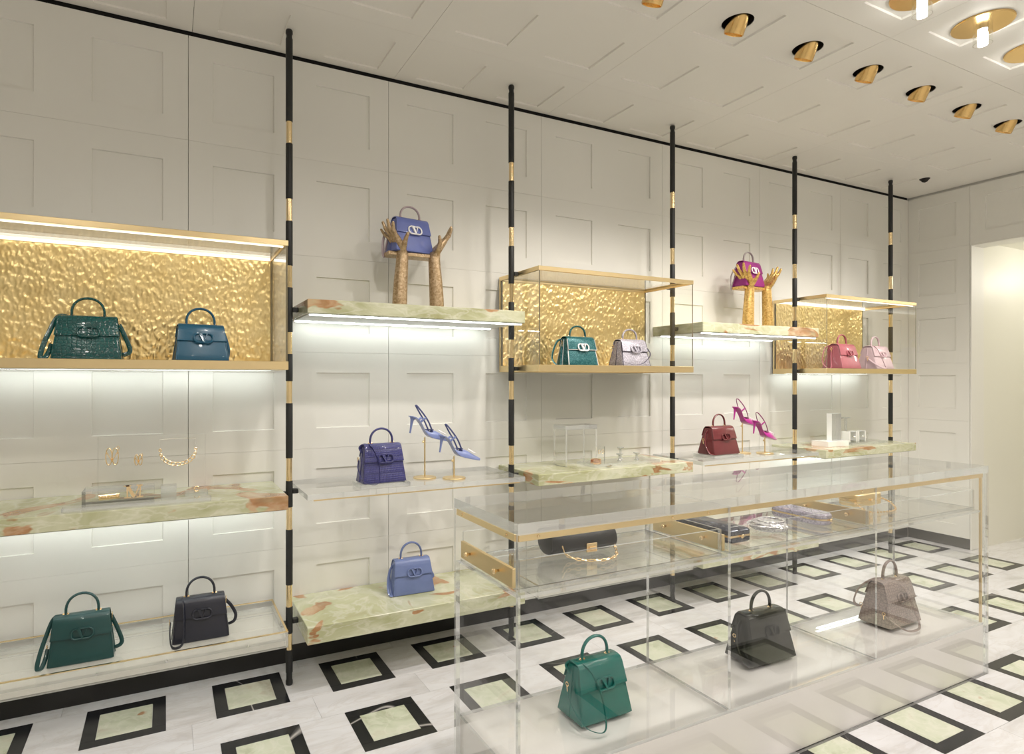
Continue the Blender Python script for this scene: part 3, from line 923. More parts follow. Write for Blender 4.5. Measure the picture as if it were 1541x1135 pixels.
def arm_mesh():
    # right-hand arm of a pair (mirror for the other); x outward, y depth, z up
    b = MB()
    # forearm: flat cut base
    b.tube([(0.104, 0, 0.0), (0.102, 0, 0.06), (0.097, 0, 0.15), (0.091, 0, 0.225), (0.089, 0, 0.27), (0.093, 0, 0.30)], [0.0385, 0.038, 0.0355, 0.0325, 0.031, 0.029], 20)
    kn = [(-0.034, 0.132, 0.358), (-0.011, 0.138, 0.368), (0.013, 0.140, 0.366), (0.036, 0.136, 0.354)]
    tips = [(-0.060, 0.160, 0.420), (-0.022, 0.176, 0.440), (0.022, 0.186, 0.436), (0.060, 0.182, 0.408)]
    for (ky, kx, kz), (ty, tx, tz), r in zip(kn, tips, (0.0105, 0.0110, 0.0105, 0.0094)):
        capsule(b, [(0.086, ky * 0.35, 0.285), (0.108, ky * 0.75, 0.325), (kx, ky, kz)], [0.020, 0.019, 0.0142])
        mid = (kx + (tx - kx) * 0.55 + 0.006, ky + (ty - ky) * 0.5, kz + (tz - kz) * 0.5)
        capsule(b, [(kx, ky, kz), mid, (tx, ty, tz)], [r * 1.12, r, r * 0.74], 10)
    # thumb leaves the side of the palm near its base
    capsule(b, [(0.092, -0.012, 0.292), (0.094, -0.042, 0.318), (0.094, -0.064, 0.346), (0.086, -0.074, 0.372)], [0.018, 0.0145, 0.0115, 0.0085])
    return b


arm_src = remesh(arm_mesh(), 0.0034)
mirror_src = arm_src.copy()
mirror_src.transform(Matrix.Scale(-1, 4, (1, 0, 0))); mirror_src.flip_normals()
for X, mat, nm in ((1.172, M['leafdull'], 'pair of antique gold upraised arms carrying the lavender bag'), (3.757, M['leafgold'], 'pair of bright gold upraised arms carrying the magenta bag')):
    t = thing('arm_sculpture', nm, 'sculpture', (X, 2.895, 1.8055), (0, 0, 0), 'gilded arm sculptures')
    for src in (mirror_src, arm_src):
        me = src.copy(); me.materials.clear(); me.materials.append(mat)
        link('arm', me, t)
    MB().cbox(-0.165, -0.005, 0.272, 0.10, 0.085, 0.291, 0.002).build('bag_plate', mat, t)


# ------------------------------------------------------------------ shoes and their stands
def shoe(label, X, Y, z, mat, dark, pitch=14.0, yaw=0.0, group=None):
    t = thing('slingback_shoe', label, 'shoe', (X, Y, z), (0, math.radians(pitch), math.radians(yaw)), group)
    t.scale = (1.07, 1, 1)
    xs = [0.0, 0.012, 0.03, 0.048, 0.064, 0.08, 0.096, 0.112, 0.13, 0.15, 0.175, 0.2, 0.225, 0.246]
    zsole = [0.0865, 0.088, 0.086, 0.078, 0.064, 0.046, 0.028, 0.014, 0.007, 0.005, 0.005, 0.005, 0.006, 0.007]
    hwid = [0.010, 0.021, 0.0255, 0.0245, 0.021, 0.018, 0.019, 0.024, 0.031, 0.034, 0.031, 0.023, 0.012, 0.003]
    rings = []
    for x, zz, hw_ in zip(xs, zsole, hwid):
        rings.append([(x, -hw_, zz), (x, hw_, zz), (x, hw_, zz - 0.005), (x, -hw_, zz - 0.005)])
    MB().loft(rings, 0, True, False).build('sole', mat, t)
    # vamp over the toes and low quarter along the arch
    n = 12; rings = []
    for x, zz, hw_ in list(zip(xs, zsole, hwid))[6:]:
        top = {0.096: 0.010, 0.112: 0.020, 0.13: 0.032, 0.15: 0.036, 0.175: 0.030, 0.2: 0.022, 0.225: 0.014, 0.246: 0.007}[x]
        ring = []
        for k in range(n + 1):
            q = PI * k / n
            ring.append((x, -(hw_ + 0.001) * math.cos(q), zz - 0.003 + (top + 0.003) * math.sin(q) ** 0.8))
        rings.append(ring)
    # open throat behind: first two rings keep only the sides, so the foot opening reads
    b = MB(); vv = [p for r in rings for p in r]; ff = []
    m_ = n + 1
    for i in range(len(rings) - 1):
        for k in range(n):
            if i < 2 and 3 <= k <= n - 4: continue
            ff.append((i * m_ + k, i * m_ + k + 1, (i + 1) * m_ + k + 1, (i + 1) * m_ + k))
    b.add(vv, ff, 0, True); b.build('vamp', mat, t)
    # inner dark lining at the throat
    MB().tube(catmull([(0.098, -0.019, 0.034), (0.122, -0.018, 0.040), (0.140, 0.0, 0.044), (0.122, 0.018, 0.040), (0.098, 0.019, 0.034)], 5), 0.0022, 6).build('throat_binding', dark, t)
    # heel
    MB().tube([(0.021, 0, 0.084), (0.019, 0, 0.069), (0.021, 0, 0.040), (0.0235, 0, 0.012), (0.024, 0, 0.0)], [0.019, 0.0088, 0.0056, 0.0045, 0.0042], 12).build('heel', mat, t)
    MB().tube(catmull([(0.128, -0.025, 0.032), (0.094, -0.028, 0.078), (0.060, -0.024, 0.112), (0.026, -0.010, 0.143), (0.020, 0.0, 0.146), (0.026, 0.010, 0.143), (0.060, 0.024, 0.112), (0.094, 0.028, 0.078), (0.128, 0.025, 0.032)], 6), 0.0042, 8, 0, False, 0.35, (0, 1, 0)).build('sling_strap', dark, t)
    b = MB()
    for s in (-1, 1):
        b.tube(catmull([(0.058, s * 0.021, 0.068), (0.068, s * 0.026, 0.086), (0.078, s * 0.0275, 0.093)], 4), 0.0055, 8, 0, False, 0.35, (0, 1, 0))
    b.build('side_strap', mat, t)
    # emblem ring on the toe
    b = MB()
    b.tube([(0.023 * math.cos(a), 0.0165 * math.sin(a), 0) for a in [2 * PI * k / 20 for k in range(20)]], 0.0024, 6, 0, True, 1, (0, 0, 1))
    b.prism([(-0.012, 0.010), (-0.012, 0.005), (0.012, -0.001), (0.012, 0.002)], -0.0015, 0.002, 'z')
    b.prism([(-0.012, -0.010), (-0.012, -0.007), (0.012, 0.001), (0.012, -0.002)], -0.0015, 0.002, 'z')
    b.build('toe_emblem', chalk, t, (0.190, -0.003, 0.0405), (math.radians(12), math.radians(16), 0))
    return t


def shoe_stand(label, X, Y, z0, z1, xh, zh, r=0.06, group=None):
    t = thing('shoe_stand', label, 'shoe stand', (X, Y, z0 + 0.0005), (0, 0, 0), group)
    MB().lathe([(r, 0), (r, 0.005), (r - 0.002, 0.007)], 32).build('base', M['brass'], t)
    MB().lathe([(0.0042, 0.007), (0.0042, z1 - z0)], 12).build('pole', M['brass'], t)
    MB().tube([(xh - X, 0, zh - z0 - 0.002), (0.006, 0, z1 - z0 + 0.0015)], 0.006, 8, 0, False, 0.3, (0, 0, 1)).build('rest_bar', M['clear'], t)
    MB().lathe([(0.005, 0), (0.0065, 0.004), (0.0055, 0.008)], 10).build('thumb_screw', M['brass'], t, (-0.0045, 0, z1 - z0 - 0.022), (0, -PI / 2, 0))
    return t


shoe_blue = leather('lavender_satin', (0.20, 0.25, 0.50), 'satin')
shoe_bdark = plain('lavender_shadow_lining', (0.045, 0.055, 0.16), 0.45)  # darker lavender for throat binding and sling strap
shoe_mag = leather('magenta_satin', (0.42, 0.012, 0.25), 'satin')
shoe_mdark = plain('magenta_lining', (0.16, 0.006, 0.08), 0.45)
ZS = 0.930
shoe('lavender slingback shoe on the taller stand', 1.102, 2.90, 1.174, shoe_blue, shoe_bdark, group='lavender slingback shoes')
shoe('lavender slingback shoe on the shorter stand, toe lowest', 1.234, 2.82, 1.077, shoe_blue, shoe_bdark, group='lavender slingback shoes')
shoe_stand('taller brass stand under the higher lavender shoe', 1.209, 2.90, ZS, 1.142, 1.126, 1.167, group='brass shoe stands')
shoe_stand('shorter brass stand under the lower lavender shoe', 1.340, 2.82, ZS, 1.046, 1.261, 1.071, group='brass shoe stands')
shoe('magenta slingback shoe on the taller stand', 3.492, 2.90, 1.172, shoe_mag, shoe_mdark, 14, group='magenta slingback shoes')
shoe('magenta slingback shoe on the shorter stand beside the pole', 3.588, 2.82, 1.079, shoe_mag, shoe_mdark, 14, group='magenta slingback shoes')
shoe_stand('taller brass stand under the higher magenta shoe', 3.602, 2.90, ZS, 1.141, 3.516, 1.165, 0.055, 'brass shoe stands')
shoe_stand('shorter brass stand under the lower magenta shoe', 3.728, 2.82, ZS, 1.042, 3.646, 1.067, 0.055, 'brass shoe stands')

# ------------------------------------------------------------------ clear risers and jewellery
def block(label, x0, y0, z0, x1, y1, z1, name='clear_block', mats=None, thin='z', cat='display block', group=None):
    o = MB()
    c = ((x0 + x1) / 2, (y0 + y1) / 2, z0)
    o.slab(x0 - c[0], y0 - c[1], 0, x1 - c[0], y1 - c[1], z1 - z0, thin)
    return tag(o.build(name, mats or [M['clear'], M['edge']], None, c), label, cat, group)


block('low clear riser under the violet handbag', 0.815, 2.722, 0.9305, 1.06, 2.865, 0.950, 'clear_riser', cat='riser')
block('low clear riser under the burgundy handbag', 3.165, 2.755, 0.9305, 3.435, 2.93, 0.950, 'clear_riser', cat='riser')
block('long low clear block holding the gold cuff and letter charm', -0.30, 2.80, 0.9345, -0.045, 2.93, 0.998, thin='y')
block('wide thin clear plate lying on the jewellery shelf', -0.36, 2.735, 0.9345, 0.17, 2.79, 0.950, thin='z')
block('upright clear sheet behind the gold earrings and necklace', -0.26, 2.975, 0.9345, 0.16, 2.985, 1.20, 'clear_sheet', thin='y')
block('small clear block under the gold ring', 0.075, 2.85, 0.9345, 0.165, 2.93, 0.955)
block('clear puck with bright top beside the necklace', -0.02, 2.86, 0.9345, 0.04, 2.92, 0.990)


def ring_pts(rx, rz, n=24): return [(rx * math.cos(2 * PI * k / n), 0, rz * math.sin(2 * PI * k / n)) for k in range(n)]


for X, z, s, lb in ((-0.207, 1.115, 1.0, 'large gold letter earring'), (-0.108, 1.095, 0.62, 'small gold letter earring')):
    t = thing('earring', lb + ' hung on the clear sheet above the cuff', 'earring', (X, 2.968, z), (0, 0, 0), 'gold earrings')
    b = MB()
    for dx in (-0.012, 0.012):
        b.tube([(dx * s + 0.0165 * s * math.cos(a) * 0.7, 0, 0.036 * s * math.sin(a)) for a in [2 * PI * k / 20 for k in range(20)]], 0.0022, 6, 0, True, 1, (0, 1, 0))
    b.tube([(-0.022 * s, -0.003, 0.022 * s), (0.0, -0.003, -0.02 * s), (0.022 * s, -0.003, 0.022 * s)], 0.0022, 6)
    b.build('letter_hoop', M['gold'], t)
    MB().tube([(0.016 * s, 0, 0.036 * s), (0.022 * s, 0, 0.046 * s), (0.027 * s, 0, 0.036 * s), (0.024 * s, 0, 0.024 * s)], 0.0014, 6).build('ear_clip', M['gold'], t)
t = thing('necklace', 'gold link necklace draped in a wide curve on the clear sheet', 'necklace', (0.048, 2.966, 1.12), (0, 0, 0))
for k in range(13):
    a = PI * (0.02 + 0.96 * k / 12)
    p = (-0.072 * math.cos(a), 0, 0.02 - 0.072 * math.sin(a) ** 0.8)
    b = MB(); rr = 0.0095 if 2 <= k <= 10 else 0.006
    b.tube([(rr * math.cos(q), 0.002 * (k % 2), rr * 0.75 * math.sin(q)) for q in [2 * PI * i / 14 for i in range(14)]], 0.0023, 6, 0, True, 1, (0, 1, 0))
    b.build('link', M['gold'], t, p, (0, -a + PI / 2, 0))
MB().tube([(-0.073, 0, 0.026), (-0.072, 0, 0.060), (0, 0, 0.062), (0.072, 0, 0.060), (0.073, 0, 0.026)], 0.001, 6).build('chain', M['silver'], t)
t = thing('bracelet', 'flat gold studded bracelet lying on the long clear block', 'bracelet', (-0.205, 2.795, 0.972), (0, 0, 0))
MB().tube([(-0.036, 0, 0), (0.036, 0, 0.003)], 0.0105, 10, 0, False, 0.4, (0, 1, 0)).build('band', M['gold'], t)
for k in range(7):
    MB().lathe([(0.0045, 0), (0.0035, 0.003), (0.001, 0.0048)], 8).build('stud', M['gold'], t, (-0.03 + 0.01 * k, -0.004, 0.0012), (PI / 2, 0, 0))
t = thing('letter_charm', 'gold V shaped letter charm standing at the clear block', 'charm', (-0.118, 2.792, 0.963), (0, 0, 0))
b = MB(); h = 0.052
b.prism([(-0.030, h), (-0.017, h), (0.006, 0.008), (0.000, 0.0), (-0.006, 0.004)], -0.003, 0.003)
b.prism([(0.000, 0.0), (0.006, 0.010), (0.024, h), (0.018, h)], -0.002, 0.002)
b.prism([(-0.036, h), (-0.010, h), (-0.010, h - 0.005), (-0.036, h - 0.005)], -0.003, 0.003)
b.prism([(0.010, h), (0.032, h), (0.032, h - 0.005), (0.010, h - 0.005)], -0.003, 0.003)
b.prism([(-0.034, 0.004), (-0.010, 0.004), (-0.010, 0.0), (-0.034, 0.0)], -0.003, 0.003)
b.prism([(-0.026, 0.004), (-0.021, 0.004), (-0.021, h), (-0.026, h)], -0.002, 0.002)
b.prism([(0.010, 0.004), (0.034, 0.004), (0.034, 0.0), (0.010, 0.0)], -0.003, 0.003)
b.prism([(0.019, 0.004), (0.024, 0.004), (0.026, h), (0.022, h)], -0.002, 0.002)
b.build('letter', M['gold'], t)
t = thing('ring', 'gold ring on the small clear block right of the necklace', 'ring', (0.12, 2.88, 0.9655), (0, 0, 0))
MB().tube(ring_pts(0.010, 0.010), 0.0022, 6, 0, True, 1, (0, 1, 0)).build('band', M['gold'], t)
# bay behind the table's left end
t = thing('clear_bench', 'clear acrylic bench riser on the onyx shelf behind the table', 'riser', (2.195, 2.93, 0.9345), (0, 0, 0))
MB().slab(-0.115, -0.06, 0.215, 0.115, 0.06, 0.24, 'z').build('top', [M['clear'], M['edge']], t)
for s in (-1, 1):
    MB().slab(s * 0.115 - (0.012 if s > 0 else 0), -0.06, 0, s * 0.115 + (0 if s > 0 else 0.012), 0.06, 0.2145, 'x').build('leg', [M['clear'], M['edge']], t)
block('low clear plate on the onyx shelf beside the bench riser', 2.22, 2.78, 0.9345, 2.72, 2.95, 0.952)
for k, (X, Y, hgt, lb) in enumerate(((2.455, 2.84, 0.045, 'short clear mushroom ring holder, leftmost of three'), (2.515, 2.90, 0.075, 'tallest clear mushroom ring holder'), (2.590, 2.84, 0.045, 'short clear mushroom ring holder, rightmost of three'))):
    o = MB().lathe([(0.016, 0), (0.010, 0.004), (0.007, 0.012), (0.006, hgt - 0.012), (0.02, hgt - 0.006), (0.021, hgt - 0.002), (0.012, hgt)], 20).build('ring_holder', M['edge'], None, (X, Y, 0.9525))
    tag(o, lb + ' on the onyx shelf', 'ring holder', 'clear ring holders')
t = thing('cuff', 'pink gold cuff bracelet on the onyx shelf under the bench riser', 'bracelet', (2.245, 2.80, 0.9655), (0, 0, 0))
MB().tube([(0.032 * math.cos(a), 0.026 * math.sin(a), 0) for a in [math.radians(q) for q in range(-150, 151, 15)]], 0.0125, 8, 0, False, 0.15, (1, 0, 0)).build('band', plain('pink_gold', (0.9, 0.62, 0.48), 0.2, 1.0), t)
MB().tube([(0.031 * math.cos(a), 0.026 * math.sin(a), 0.013) for a in [math.radians(q) for q in range(-150, 151, 15)]], 0.0016, 6).build('rim', M['gold'], t)
t = thing('ring', 'silver ring lying on the onyx shelf beside the cuff', 'ring', (2.312, 2.765, 0.9375), (0, 0, 0))
MB().tube([(0.016 * math.cos(a), 0.012 * math.sin(a), 0) for a in [2 * PI * k / 20 for k in range(20)]], 0.0028, 6, 0, True).build('band', M['silver'], t)
MB().lathe([(0.006, 0), (0.009, 0.004), (0.005, 0.008)], 8).build('stone', M['silver'], t, (0.016, 0, 0.001))
t = thing('earring_rack', 'small clear earring rack on the plate beside the bench riser', 'jewellery stand', (2.36, 2.90, 0.9525), (0, 0, 0))
MB().slab(-0.03, -0.004, 0, 0.03, 0.004, 0.085, 'y').build('panel', [M['clear'], M['edge']], t)
for s in (-1, 1):
    MB().tube([(s * 0.014 + 0.008 * math.cos(a), -0.006, 0.055 + 0.011 * math.sin(a)) for a in [2 * PI * k / 16 for k in range(16)]], 0.0013, 6, 0, True, 1, (0, 1, 0)).build('hoop', M['gold'], t)
# bay by the end wall
block('tall white acrylic display block by the end wall', 4.55, 2.87, 0.978, 4.665, 2.91, 1.182, 'white_block', [M['edge'], M['white']], 'y')
block('square white base slab under the tall white block', 4.43, 2.82, 0.9385, 4.68, 2.95, 0.977, 'display_plinth', [M['white'], M['white']], 'z')
block('long low clear plate on the shelf by the end wall', 4.70, 2.80, 0.9385, 5.15, 2.95, 0.958)
for X, lb in ((4.80, 'left of two white edged clear cubes by the end wall'), (4.915, 'right of two white edged clear cubes by the end wall')):
    t = thing('clear_cube', lb, 'display block', (X, 2.89, 0.9585), (0, 0, 0), 'white edged clear cubes')
    MB().slab(-0.042, -0.03, 0.006, 0.042, 0.03, 0.075, 'y').build('cube', [M['clear'], M['edge']], t)
    for s in (-1, 1):
        MB().box(s * 0.0425 - 0.005, -0.031, 0.0, s * 0.0425 + 0.005, 0.031, 0.08).build('side', M['white'], t)
    MB().lathe([(0.007, 0.0), (0.011, 0.005), (0.007, 0.012)], 10).build('ring', M['silver'], t, (0.0, -0.036, 0.035))
t = thing('jewellery_stand', 'slim clear T shaped jewellery stand above the cubes', 'jewellery stand', (4.83, 2.935, 0.9585), (0, 0, 0))
MB().cbox(-0.007, -0.006, 0, 0.007, 0.006, 0.175, 0.001).build('post', M['edge'], t)
MB().cbox(-0.055, -0.005, 0.1755, 0.055, 0.005, 0.184, 0.001).build('bar', M['edge'], t)

# ------------------------------------------------------------------ clear display table
TX0, TX1, TY0, TY1, TZ = 0.925, 3.622, 1.51, 1.945, 1.021
DV = [1.823, 2.715]
t = thing('display_table', 'long clear acrylic display table with brass rails and drawers', 'display table', (0, 0, 0))
table = t
MB().slab(TX0, TY0, TZ - 0.034, TX1, TY1, TZ, 'z').build('top', [M['clear'], M['edge']], t)
MB().slab(TX0, TY0, 0.0005, TX1, TY0 + 0.012, TZ - 0.0345, 'y').build('front_panel', [M['clear'], M['edge']], t)
MB().slab(TX0, TY1 - 0.012, 0.0005, TX1, TY1, TZ - 0.0345, 'y').build('back_panel', [M['clear'], M['edge']], t)
MB().slab(TX0, TY0 + 0.0125, 0.0005, TX0 + 0.016, TY1 - 0.0125, 0.80, 'x').build('end_panel', [M['clear'], M['edge']], t)
MB().slab(TX1 - 0.018, TY0 + 0.0125, 0.0005, TX1, TY1 - 0.0125, TZ - 0.0345, 'x').build('end_panel', [M['clear'], M['edge']], t)
MB().slab(TX0 + 0.0165, TY0 + 0.0125, 0.2405, TX1 - 0.0185, TY1 - 0.0125, 0.2520, 'z').build('case_floor', [M['clear'], M['edge']], t)
for x in DV:
    MB().slab(x - 0.007, TY0 + 0.0125, 0.2525, x + 0.007, TY1 - 0.0125, TZ - 0.0345, 'x').build('divider', [M['clear'], M['edge']], t)
MB().cbox(TX0 + 0.0165, TY0 + 0.0125, 0.003, TX1 - 0.0185, TY1 - 0.0125, 0.240, 0.001).build('plinth', M['plinth'], t)
for x0, x1 in ((TX0 + 0.018, DV[0] - 0.008), (DV[0] + 0.008, DV[1] - 0.008), (DV[1] + 0.008, TX1 - 0.05)):
    MB().slab(x0, TY0 + 0.013, 0.795, x1, TY1 - 0.013, 0.805, 'z').build('deck', [M['clear'], M['edge']], t)
# brass rails under the top and the upright rod
rl = MB().cbox(TX0 + 0.012, TY0 + 0.014, TZ - 0.058, TX1 - 0.019, TY0 + 0.024, TZ - 0.0365, 0.001).build('brass_rail', M['brass'], t)
re = MB().cbox(TX0 + 0.002, TY0 + 0.025, TZ - 0.058, TX0 + 0.012, TY1 - 0.014, TZ - 0.0365, 0.001).build('brass_rail', M['brass'], t)
MB().cbox(TX1 - 0.038, TY0 + 0.0135, 0.2525, TX1 - 0.026, TY0 + 0.0235, TZ - 0.0585, 0.001).build('brass_upright', M['brass'], t)
scr = MB().lathe([(0.005, 0), (0.0045, 0.002), (0.002, 0.003)], 10).mesh('screw', M['gold'])
for x in (TX0 + 0.08, 1.55, 1.72, 2.62, 3.3):
    link('screw', scr, rl, (x, TY0 + 0.0138, TZ - 0.047), (PI / 2, 0, 0))
for y in (TY0 + 0.07, TY1 - 0.06):
    link('screw', scr, re, (TX0 + 0.0018, y, TZ - 0.047), (0, -PI / 2, 0))
# three drawers, each a clear tray with a brass end and two knobs
knob = MB().lathe([(0.0045, 0), (0.0045, 0.010), (0.0085, 0.014), (0.0090, 0.020), (0.006, 0.023)], 14).mesh('knob', M['gold'])
for k, (x0, x1) in enumerate(((TX0 + 0.012, DV[0] - 0.02), (DV[0] + 0.012, DV[1] - 0.02), (DV[1] + 0.012, TX1 - 0.065))):
    lab = ('brass ended clear drawer at the table end holding the black clutch', 'middle clear drawer with brass end holding dark and silver crystal pieces', 'far clear drawer with brass end holding the gold box clutch')[k]
    d = thing('drawer', lab, 'drawer', (x0, 0, 0.8055), (0, 0, 0), 'clear drawers in the display table')
    L = x1 - x0; y0, y1 = TY0 + 0.03, TY1 - 0.018
    bp_ = MB().cbox(0, y0 + 0.022, 0.008, 0.012, y1 - 0.012, 0.068, 0.0012).build('brass_end', M['brass'], d)
    for y in (y0 + 0.105, y1 - 0.085):
        link('knob', knob, bp_, (-0.0002, y, 0.040), (0, -PI / 2, 0))
    MB().slab(0.0125, y0, 0.0, L, y1, 0.010, 'z').build('tray_floor', [M['clear'], M['edge']], d)
    MB().slab(0.0125, y0, 0.0105, L, y0 + 0.008, 0.098, 'y').build('tray_side', [M['clear'], M['edge']], d)
    MB().slab(0.0125, y1 - 0.008, 0.0105, L, y1, 0.098, 'y').build('tray_side', [M['clear'], M['edge']], d)
    MB().slab(L - 0.009, y0 + 0.0085, 0.0105, L, y1 - 0.0085, 0.098, 'x').build('tray_end', [M['clear'], M['edge']], d)

ZD = 0.8165
# black clutch with chain
t = thing('clutch_bag', 'black leather clutch with gold clasp and chain in the first drawer', 'clutch bag', (1.345, 1.79, ZD), (0, 0, math.radians(-3)))
rings = []
for x, k in ((-0.135, 0.80), (-0.131, 0.92), (-0.12, 1.0), (0.12, 1.0), (0.131, 0.92), (0.135, 0.80)):
    rings.append([(x, k * (-0.058) * math.cos(a), 0.048 + 0.047 * k * math.sin(a)) for a in [2 * PI * i / 20 for i in range(20)]])
blk = leather('black_grained_leather', (0.016, 0.016, 0.017), 'smooth', 0.45)
MB().loft(rings).build('body', blk, t)
ff = []
for x in (-0.136, -0.05, 0.05, 0.136):
    ff.append([(x, -0.0615 * math.cos(a), 0.048 + 0.0505 * math.sin(a)) for a in [math.radians(q) for q in range(-28, 176, 12)]])
b = MB(); m_ = len(ff[0])
b.add([p for r in ff for p in r], [(i * m_ + k, i * m_ + k + 1, (i + 1) * m_ + k + 1, (i + 1) * m_ + k) for i in range(3) for k in range(m_ - 1)], 0, True)
o = b.build('flap', blk, t)
md = o.modifiers.new('t', 'SOLIDIFY'); md.thickness = 0.003
cl = MB().cbox(-0.002, -0.071, 0.014, 0.042, -0.0625, 0.046, 0.0015).build('clasp', M['gold'], t)
MB().cbox(0.006, -0.076, 0.026, 0.034, -0.0712, 0.034, 0.0012).build('clasp_bar', M['gold'], cl)
path = catmull([(-0.098, -0.061, 0.045), (-0.09, -0.074, 0.016), (-0.05, -0.105, 0.004), (0.01, -0.135, 0.004), (0.07, -0.125, 0.004), (0.115, -0.085, 0.006), (0.128, -0.05, 0.03)], 3)
for i in range(len(path) - 1):
    a, c = path[i], path[i + 1]
    dr = (c - a).normalized(); sd = dr.cross(Vector((0, 0, 1))) if i % 2 == 0 else Vector((0, 0, 1)) * 0.8 + dr.cross(Vector((0, 0, 1))) * 0.5
    mid = (a + c) / 2; ln = (c - a).length * 0.62
    b = MB(); b.tube([mid + dr * ln * math.cos(q) + sd * 0.0055 * math.sin(q) for q in [2 * PI * k / 12 for k in range(12)]], 0.0017, 5, 0, True)
    b.build('chain_link', M['gold'], t)


def crystal(name, col):
    m = N(name); v = m.coord()
    r = m.vor(v, 190, 'F1', 'Color'); bw = m.n('ShaderNodeRGBToBW'); m.l(r, bw.inputs[0])
    m.set(m.mix(bw.outputs[0], tuple(c * 0.5 for c in col), tuple(min(1, c * 1.6 + 0.08) for c in col)), 0.12, 0.5)
    nm = m.n('ShaderNodeBump'); nm.inputs['Strength'].default_value = 1.0; nm.inputs['Distance'].default_value = 0.003
    m.l(bw.outputs[0], nm.inputs['Height']); m.l(nm.outputs[0], m.b.inputs['Normal'])
    return m.mat


def box_clutch(label, X, Y, z, wx, ly, h, mat, yaw=0, rnd=0.02):
    t = thing('box_clutch', label, 'clutch bag', (X, Y, z), (0, 0, math.radians(yaw)), 'box clutches in the table drawers')
    MB().loft([rrect(wx - 0.01, ly - 0.01, 0.0, 0, rnd), rrect(wx, ly, 0.006, 0, rnd), rrect(wx, ly, h * 0.42, 0, rnd)]).build('lower_shell', mat, t)
    MB().loft([rrect(wx + 0.003, ly + 0.003, h * 0.42 + 0.0004, 0, rnd), rrect(wx + 0.003, ly + 0.003, h * 0.58, 0, rnd)]).build('gold_frame', M['gold'], t)
    MB().loft([rrect(wx, ly, h * 0.58 + 0.0004, 0, rnd), rrect(wx, ly, h - 0.006, 0, rnd), rrect(wx - 0.012, ly - 0.012, h, 0, rnd)]).build('upper_shell', mat, t)
    MB().lathe([(0.006, 0), (0.008, 0.006), (0.004, 0.011)], 12).build('clasp', M['gold'], t, (0.0, -ly / 2 - 0.0015, h * 0.5), (PI / 2, 0, 0))
    return t


box_clutch('navy crystal box clutch with gold frame in the middle drawer', 1.985, 1.745, ZD, 0.115, 0.28, 0.052, crystal('navy_crystal', (0.05, 0.055, 0.085)), rnd=0.012)
box_clutch('lilac crystal box clutch with rounded ends in the middle drawer', 2.560, 1.755, ZD, 0.10, 0.26, 0.048, crystal('lilac_crystal', (0.50, 0.46, 0.58)), rnd=0.045)
t = box_clutch('gold metal box clutch with beaded chain in the far drawer', 3.075, 1.80, ZD + 0.012, 0.20, 0.10, 0.062, M['brass'], rnd=0.02)
path = catmull([(0.10, -0.03, 0.035), (0.125, -0.07, 0.012), (0.06, -0.13, -0.006), (-0.05, -0.14, -0.006), (-0.11, -0.10, -0.006), (-0.105, -0.04, 0.02)], 5)
for p in path:
    MB().lathe([(0.002, -0.005), (0.005, -0.003), (0.0055, 0), (0.005, 0.003), (0.002, 0.005)], 8).build('bead', M['gold'], t, p)
t['label'] = 'gold metal box clutch with beaded chain in the far drawer'
t = thing('crystal_pouch', 'round silver crystal pouch with coiled strap in the middle drawer', 'clutch bag', (2.27, 1.70, ZD), (0, 0, 0))
sc_ = crystal('silver_crystal', (0.62, 0.58, 0.66))
MB().lathe([(0.062, 0), (0.074, 0.008), (0.076, 0.018), (0.066, 0.030), (0.04, 0.038), (0.01, 0.040)], 28).build('body', sc_, t)
for k in range(3):
    r = 0.078 - 0.012 * k
    MB().tube([(r * math.cos(a) + 0.012 * (k - 1), r * 0.85 * math.sin(a), 0.024 + 0.007 * k) for a in [2 * PI * i / 32 for i in range(32)]], 0.0055, 8, 0, True, 0.6).build('strap_coil', sc_, t)

# ------------------------------------------------------------------ ceiling lights
def spot_label(i): return ['first', 'second', 'third', 'fourth', 'fifth', 'sixth', 'seventh'][i]


for i, k in enumerate(SPOTS):
    x, y = CCX(k), CCY(2)
    t = thing('downlight', spot_label(i) + ' tilted brass downlight counted along the ceiling from the left', 'ceiling light', (x, y, CZ + 0.013), (0, 0, 0), 'tilted brass downlights')
    b = MB()
    n = 28; rr = 0.0697
    b.add([(rr * math.cos(2 * PI * j / n), rr * math.sin(2 * PI * j / n), zz) for zz in (0.0002, 0.105) for j in range(n)],
          [(j, (j + 1) % n, n + (j + 1) % n, n + j) for j in range(n)] + [tuple(range(n, 2 * n))])
    b.build('housing', M['dark'], t)
    tilt = (math.radians(26), 0, 0)
    can = bpy.data.objects.new('can', None)
    b = MB()
    b.lathe([(0.045, 0.02), (0.045, -0.066), (0.0435, -0.070), (0.040, -0.068), (0.038, -0.045), (0.030, -0.02)], 32)
    co = b.build('can', M['spotbrass'], t, (0, -0.006, 0.012), tilt)
    MB().lathe([(0.0295, -0.026), (0.0295, -0.024)], 24).build('lamp', M['lamp'], co)
    L = bpy.data.lights.new('downlight_lamp', 'SPOT'); L.energy = SPOT_W; L.spot_size = math.radians(80); L.spot_blend = 0.9; L.shadow_soft_size = 0.035
    L.color = (1.0, 0.925, 0.83)
    lo = bpy.data.objects.new('spot_beam', L); C.objects.link(lo); lo.parent = t
    q = Matrix.Rotation(math.radians(26), 4, 'X') @ Vector((0, 0, -0.075)); lo.location = q + Vector((0, -0.006, 0.012)); lo.rotation_euler = tilt


